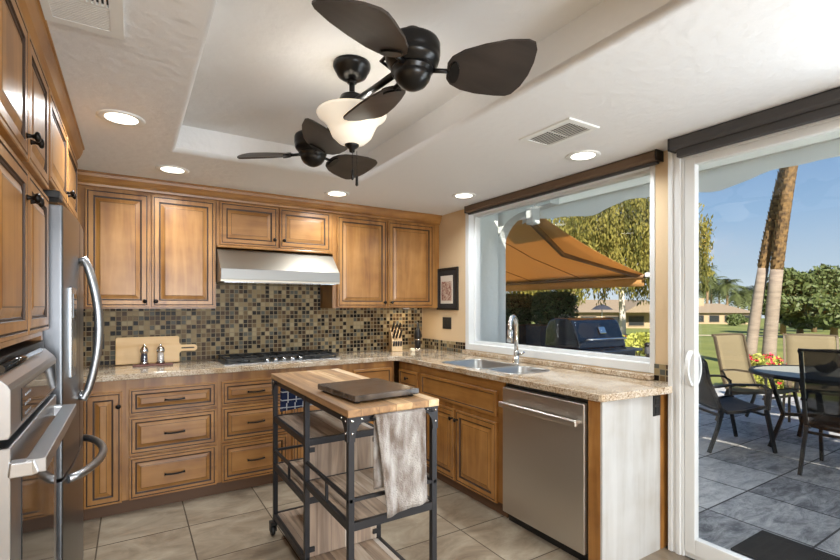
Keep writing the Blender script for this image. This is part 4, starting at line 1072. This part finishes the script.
MB().lathe([(.04, .05), (.04, .16), (.036, .16), (.036, .05)], seg=12, caps=False).build('cage', M['planter'], lt)

# weeping tree
base = at(622, 338, 23)
bz = lawn_z(base.x, base.y)
wt_ = thing('weeping_tree', 'tall yellow-green weeping tree with a pale trunk beyond the awning', 'tree', (base.x, base.y, bz))
sx, sy = math.sin(math.radians(32.1)), math.cos(math.radians(32.1)); rgt = Vector((sy, -sx, 0)); fwd = Vector((sx, sy, 0))
c = MB(); c.tube([(0, 0, 0), (.05, 0, 1.2), (.0, .05, 2.6), (.1, .1, 4.2)], [.20, .15, .13, .10], 12); 
for a_, l_ in ((-3.0, 6.0), (1.5, 6.8), (-1.2, 7.2), (3.2, 6.2), (3.0, 5.0)):
    e = rgt*a_; c.tube([(.0, .05, 2.6), (e.x*.4, e.y*.4, 4.4), (e.x, e.y, l_)], [.11, .07, .03], 8)
c.build('trunk', mat('pale_trunk', (206, 196, 184), .9), wt_)
c = MB()
for k in range(1500):
    lat = R.uniform(-6.5, 4.7); dep = R.uniform(-1.9, 1.9)
    if lat > 3.3:
        if R.random() < .55: continue
        dep = R.uniform(0, 1.4)
    top = 7.6 - .10*(lat-.3)**2*.9 + R.uniform(-.8, .3) - .25*dep*dep
    if lat > 3: top = min(top, 6.0)
    if lat > 3.3: top = max(top, 4.6)
    ln = R.uniform(.8, 2.6); 
    top -= R.choice((0, 0, .7, 1.5, 2.4, 3.0))
    bot = max(top-ln, 2.0 + (.5*math.sin(lat*3)+.3), 3.3 if lat > 3.2 else 0)
    n = int((top-bot)*26); wm = int(R.random() < .35)
    for j in range(max(n, 2)):
        z = top-(top-bot)*j/max(n, 1); q = rgt*(lat+R.gauss(0, .10)) + fwd*(dep+R.gauss(0, .1)) + Vector((0, 0, z))
        s = R.uniform(.06, .14); a = Vector((R.gauss(0, .35), R.gauss(0, .35), -1)).normalized(); b = a.cross(Vector((R.gauss(0, 1), R.gauss(0, 1), .2))).normalized()
        i = c.add([q-a*s, q+b*s*.36, q+a*s, q-b*s*.36]); c.face([i, i+1, i+2, i+3], wm)
c.build('foliage', [M['leaf_willow'], cloth_translucent('willow_olive_gap_shade', (98, 98, 54), .3)], wt_, fixn=False)  # darker olive leaves scattered as painted shade for the foliage gaps

# palm trunks
def palm_trunk(u0, v0, u1, v1, t_, r0, label, boots_from, t1=None):
    a = at(u0, v0, t_); b = at(u1, v1, t1 or t_); gz = lawn_z(a.x, a.y)
    r = thing('palm_tree', label, 'palm tree', (a.x, a.y, gz))
    d = b-a; top = d*1.5
    P = [Vector((0, 0, 0))] + [Vector((d.x*k/10*(.55+.45*k/10), d.y*k/10*(.55+.45*k/10), (b.z-gz)*k/10)) for k in range(1, 11)]
    ext = P[-1]-P[-2]; P += [P[-1]+ext*k for k in range(1, 7)]
    n = len(P); kb_ = int(boots_from*10)
    c = MB(); c.tube(P[:kb_+1], [r0*(1.25 if i == 0 else 1.0-.02*i) for i in range(kb_+1)], 16); c.build('trunk', M['palm_grey'], r)
    c = MB(); c.tube(P[kb_:], [r0*.82]*(n-kb_), 16)
    for i in range(kb_, n-1):
        for j in range(5):
            q0 = P[i].lerp(P[i+1], j/5)
            for k in range(7):
                an = 2*PI*(k+.5*(j % 2))/7; o_ = Vector((math.cos(an), math.sin(an), 0))*r0; tn = Vector((-math.sin(an), math.cos(an), 0))*r0*.42
                ii = c.add([q0+o_*.78-tn, q0+o_*.78+tn, q0+o_*1.0+tn*.5+Vector((0, 0, .15)), q0+o_*1.0-tn*.5+Vector((0, 0, .15))]); c.face([ii, ii+1, ii+2, ii+3])
    c.build('husk_sleeve', M['palm_boot'], r, fixn=False)
    c = MB()
    for k in range(22):
        an = 2*PI*k/22; el = R.uniform(-.5, .9); L_ = 1.7
        frond(c, P[-1], an, el, L_, .5)
    c.build('crown', M['leaf_palm'], r, fixn=False)
def frond(c, p, an, el, L_, w_):
    d = Vector((math.cos(an), math.sin(an), 0)); tn = Vector((-math.sin(an), math.cos(an), 0)); pts = []
    for k in range(6):
        t_ = k/5; pts.append(p + d*L_*t_*math.cos(el*(1-t_*.5)) + Vector((0, 0, L_*(math.sin(el)*t_-.55*t_*t_))))
    for k in range(5):
        q, q2 = pts[k], pts[k+1]; ww = w_*math.sin(PI*(k+.7)/6)
        for s in (1, -1):
            for j in range(2):
                f0 = q.lerp(q2, j/2); f1 = q.lerp(q2, (j+.7)/2); i = c.add([f0, f1, f1+tn*s*ww+Vector((0, 0, -.12*L_))+d*.12*L_]); c.face([i, i+1, i+2])
palm_trunk(749, 362, 786, 168, 12.2, .135, 'nearer left palm trunk leaning right beyond the patio', .55, 12.0)
palm_trunk(768, 364, 791, 168, 11.9, .155, 'right palm trunk with a husky upper sleeve beyond the patio', .55, 11.6)
def far_palm(u, vtop, t_, label, size=1.3):
    a = at(u, vtop, t_); gz = lawn_z(a.x, a.y); r = thing('palm_tree', label, 'palm tree', (a.x, a.y, gz), 0, 'distant palms behind the tan house')
    H = a.z-gz
    MB().tube([(0, 0, 0), (.1, .0, H*.5), (0, 0, H)], [.3, .22, .2], 8).build('trunk', M['bark'], r)
    c = MB()
    for k in range(46): frond(c, Vector((0, 0, H)), 2*PI*k/17+R.random(), R.uniform(-1.1, 1.1), size*R.uniform(.8, 1.15), size*.34)
    c.build('crown', M['leaf_palm'], r, fixn=False)
far_labels = ['tallest distant palm right beside the sliding door stile', 'distant palm below the tallest one beside the door stile', 'thin distant palm right of the chimney', 'distant palm standing clear of the others above the tan roof', 'low distant palm in the middle of the row', 'distant palm just left of the nearer palm trunks', 'low bushy distant palm behind the chimney']
for (u, v, s, t_), lb in zip(((707, 268, 2.2, 88), (711, 281, 3.1, 100), (719, 287, 2.3, 112), (727, 283, 2.6, 93), (738, 293, 3.2, 106), (749, 291, 4.0, 119), (703, 286, 3.2, 127)), far_labels): far_palm(u, v, t_, lb, s)
def far_tree(u, v, t_, rx, rz_, label, n=2600, size=.2, leafm=None, low=.0):
    a = at(u, v, t_); gz = lawn_z(a.x, a.y); r = thing('broadleaf_tree', label, 'tree', (a.x, a.y, gz), 0, 'broadleaf trees across the lawn')
    z0 = a.z-gz; c = MB()
    for k in range(9):
        q = rgt*R.uniform(-.62, .62)*rx + fwd*R.uniform(-.4, .4)*rx + Vector((0, 0, z0+R.uniform(-.5, .5)*rz_))
        leaf_cloud(c, int(n*1.9)//9, ball(q.x, q.y, q.z, rx*.48, rx*.48, rz_*.52, .5), size)
    c.build('foliage', leafm or M['leaf_mid'], r, fixn=False)
    c = MB(); c.tube([(0, 0, 0), (0, 0, z0)], [.22, .10], 8)
    for k in range(4):
        a_ = 2*PI*k/4; c.tube([(0, 0, z0*.35), (rx*.4*math.cos(a_), rx*.4*math.sin(a_), z0+.2*rz_)], [.12, .05], 6)
    c.build('trunk', M['bark'], r)
far_tree(783, 297, 35, 2.2, 2.2, 'round green tree just right of the palm trunks', 4000)
far_tree(814, 291, 41, 2.9, 3.0, 'large green tree in the middle right across the lawn', 4500)
far_tree(847, 295, 47, 3.2, 3.0, 'green tree at the right edge across the lawn', 4000)
far_tree(800, 313, 29.5, 2.2, 1.1, 'low dark green bush under the large tree', 2600, .2, M['leaf_mid'])
far_tree(834, 313, 27, 2.0, 1.0, 'low dark green bush at the right edge of the lawn', 2600, .2, M['leaf_mid'])
far_tree(735, 319, 66, 1.6, .9, 'small rounded bush in front of the tan house', 1400, .22)
# houses
def house(u, t_, wd, dp, hh, ridge, label, gable=False, ang=0.0, chimney=None, base_v=None):
    a = at(u, 306, t_); gz = lawn_z(a.x, a.y) if base_v is None else at(u, base_v, t_).z
    h = thing('house', label, 'house', (a.x, a.y, gz), math.radians(-57.9+90-90+ang)+math.radians(25.8))
    MB().box(-wd/2, wd/2, 0, dp, -.6, hh).build('wall', M['house_wall'], h)
    e = .6; c = MB(); b = c.add([(-wd/2-e, -e, hh), (wd/2+e, -e, hh), (wd/2+e, dp+e, hh), (-wd/2-e, dp+e, hh), (-wd/2+dp*.35, dp/2, ridge), (wd/2-dp*.35, dp/2, ridge)])
    for f in ((0, 1, 5, 4), (1, 2, 5), (2, 3, 4, 5), (3, 0, 4), (3, 2, 1, 0)): c.face([b+i for i in f])
    if gable:
        x0 = wd*.22; b = c.add([(x0-2.2, -1.6, hh), (x0+2.2, -1.6, hh), (x0, -1.6, hh+1.25), (x0, dp*.4, hh+1.25), (x0-2.2, dp*.4, hh), (x0+2.2, dp*.4, hh)])
        for f in ((0, 1, 2), (0, 2, 3, 4), (1, 5, 3, 2)): c.face([b+i for i in f])
    c.build('roof', M['house_roof'], h)
    for k in range(5):
        x = -wd/2+wd*(k+.5)/5; f = MB().box(x-wd*.07, x+wd*.07, -.06, .02, .3, hh-.35).build('window', M['house_roof'], h)
        MB().box(x-wd*.062, x+wd*.062, -.09, -.05, .38, hh-.43).build('pane', M['house_window'], f)
    if chimney is not None: MB().box(chimney-.55, chimney+.55, dp*.35, dp*.35+.9, hh*.6, ridge+.9).build('chimney', M['house_wall'], h)
house(714, 78, 13, 8, 1.9, 3.5, 'low tan house with a chimney across the lawn, seen through the door', chimney=-.5)
house(612, 48, 12.5, 7, 1.75, 3.1, 'low tan house with a gable seen under the awning', gable=True, base_v=329, chimney=-3.6)
um = at(602, 329, 44); r = thing('patio_umbrella', 'dark umbrella before the house under the awning', 'umbrella', (um.x, um.y, um.z))
MB().tube([(0, 0, 0), (0, 0, 2.35)], .04, 8).build('pole', M['white_paint'], r); MB().lathe([(1.0, 1.85), (.6, 2.15), (.0, 2.4), (.0, 2.35), (.6, 2.1)], seg=12, caps=False).build('canopy', M['umbrella'], r)

# ---- patio furniture
def dining_chair(name, label, x, y, face, slingm, hback=1.02, tall=False, arms=True, seatz=.43, frame=None):
    """face = heading (radians) the sitter looks along; local +y is forward"""
    r = thing(name, label, 'chair', (x, y, GZ), face-PI/2, 'sling patio chairs')
    W = .27; m = frame or M['patio_metal']
    def sp(s):  # side profile of the sling: (y forward, z)
        pts = [(.26, seatz+.02), (.20, seatz+.025), (.0, seatz-.02), (-.16, seatz-.03), (-.22, seatz+.01), (-.27, seatz+.14), (-.33, hback-.22), (-.37, hback-.03), (-.40, hback)]
        i = min(int(s*8), 7); f = s*8-i; return [pts[i][k]*(1-f)+pts[i+1][k]*f for k in (0, 1)]
    seat = MB().grid(lambda u, v: (-W+.02+(2*W-.04)*u, sp(v*.5)[0], sp(v*.5)[1]-.015*math.sin(PI*u)), 6, 8).build('seat', slingm, r, solid=.006)
    MB().grid(lambda u, v: (-W+.02+(2*W-.04)*u, sp(.5+v*.5)[0]-.012*math.sin(PI*u), sp(.5+v*.5)[1]+.02*math.sin(PI*u)*v*v), 6, 8).build('backrest', slingm, r, solid=.006)
    for s in (-1, 1):
        MB().sqtube([(s*W, *sp(k/24)) for k in range(25)], .026, .03, 0).build('side_frame', m, r)
        MB().sqtube([(s*W, .22, seatz), (s*(W+.01), .25, seatz*.6), (s*(W+.015), .30, 0.012)], .03, .026).build('leg', m, r)
        MB().sqtube([(s*W, -.20, seatz), (s*(W+.01), -.25, seatz*.6), (s*(W+.015), -.34, 0.012)], .03, .026).build('leg', m, r)
        if arms:
            MB().sqtube([(s*W, -.29, seatz+.22), (s*(W+.03), -.1, seatz+.25), (s*(W+.03), .16, seatz+.245), (s*(W+.025), .24, seatz+.20), (s*W, .235, seatz)], .045, .02).build('armrest', m, r)
    c = MB(); c.sqtube([(-W, .2, seatz-.05), (W, .2, seatz-.05)], .022); c.sqtube([(-W, -.2, seatz-.07), (W, -.2, seatz-.07)], .022); c.sqtube([(-W, -.398, hback), (W, -.398, hback)], .03, .02)
    c.build('crossbar', m, r)
    return r
dining_chair('patio_chair', 'low black sling patio chair nearest the door handle, turned to the table', 5.22, 2.36, math.radians(-33), M['sling'], hback=.92)
dining_chair('patio_chair', 'high-backed sling patio chair half in sun behind the black low chair', 6.42, 2.52, math.radians(-100), M['sling_tan'], hback=1.08, frame=M['tan_frame'])
dining_chair('patio_chair', 'sunlit tan sling patio chair on the far side of the glass table', 7.25, 2.25, math.radians(205), M['sling_tan'], hback=1.06, frame=M['tan_frame'])
dining_chair('patio_chair', 'black mesh patio chair with its back to the door at the right edge', 5.15, 1.33, math.radians(4), M['sling_mesh'], hback=1.08)
tb = thing('patio_table', 'round glass-topped patio table with a dark metal rim', 'table', (5.88, 1.71, GZ))
H = .70-GZ
MB().prism([(.615*math.cos(2*PI*k/48), .615*math.sin(2*PI*k/48)) for k in range(48)], 'z', H-.008, H).build('glass_top', M['table_glass'], tb)
MB().lathe([(.61, H-.03), (.65, H-.03), (.66, H-.01), (.65, H+.008), (.615, H+.006)], seg=48, caps=False).build('rim', M['patio_metal'], tb)
for k in range(4):
    a = PI/4+PI/2*k; MB().sqtube([(.52*math.cos(a), .52*math.sin(a), H-.03), (.40*math.cos(a), .40*math.sin(a), .35), (.52*math.cos(a), .52*math.sin(a), .01)], .035).build('leg', M['patio_metal'], tb)
c = MB()
for k in range(2): a = PI/4+PI/2*k; c.sqtube([(.4*math.cos(a), .4*math.sin(a), .35), (-.4*math.cos(a), -.4*math.sin(a), .35)], .03)
c.build('brace', M['patio_metal'], tb)
lf = at(826, 374, 4.5)
c = MB(); c.grid(lambda u, v: ((u-.5)*.42, (v-.5)*.16*math.sin(PI*min(max(u, .03), .97)), .015+.06*(2*u-1)**2+.05*(2*v-1)**2), 14, 6)
tag(c.build('leaf_bowl', M['patio_metal'], solid=.006), 'dark leaf-shaped bowl on the glass table', 'bowl').location = (lf.x, lf.y, .705)
tag(MB().box(3.00, 3.42, .45, 1.33, GZ+.0005, GZ+.014).build('doormat', M['door_mat'], bev=.004), 'black rubber doormat on the patio outside the sliding door', 'doormat')
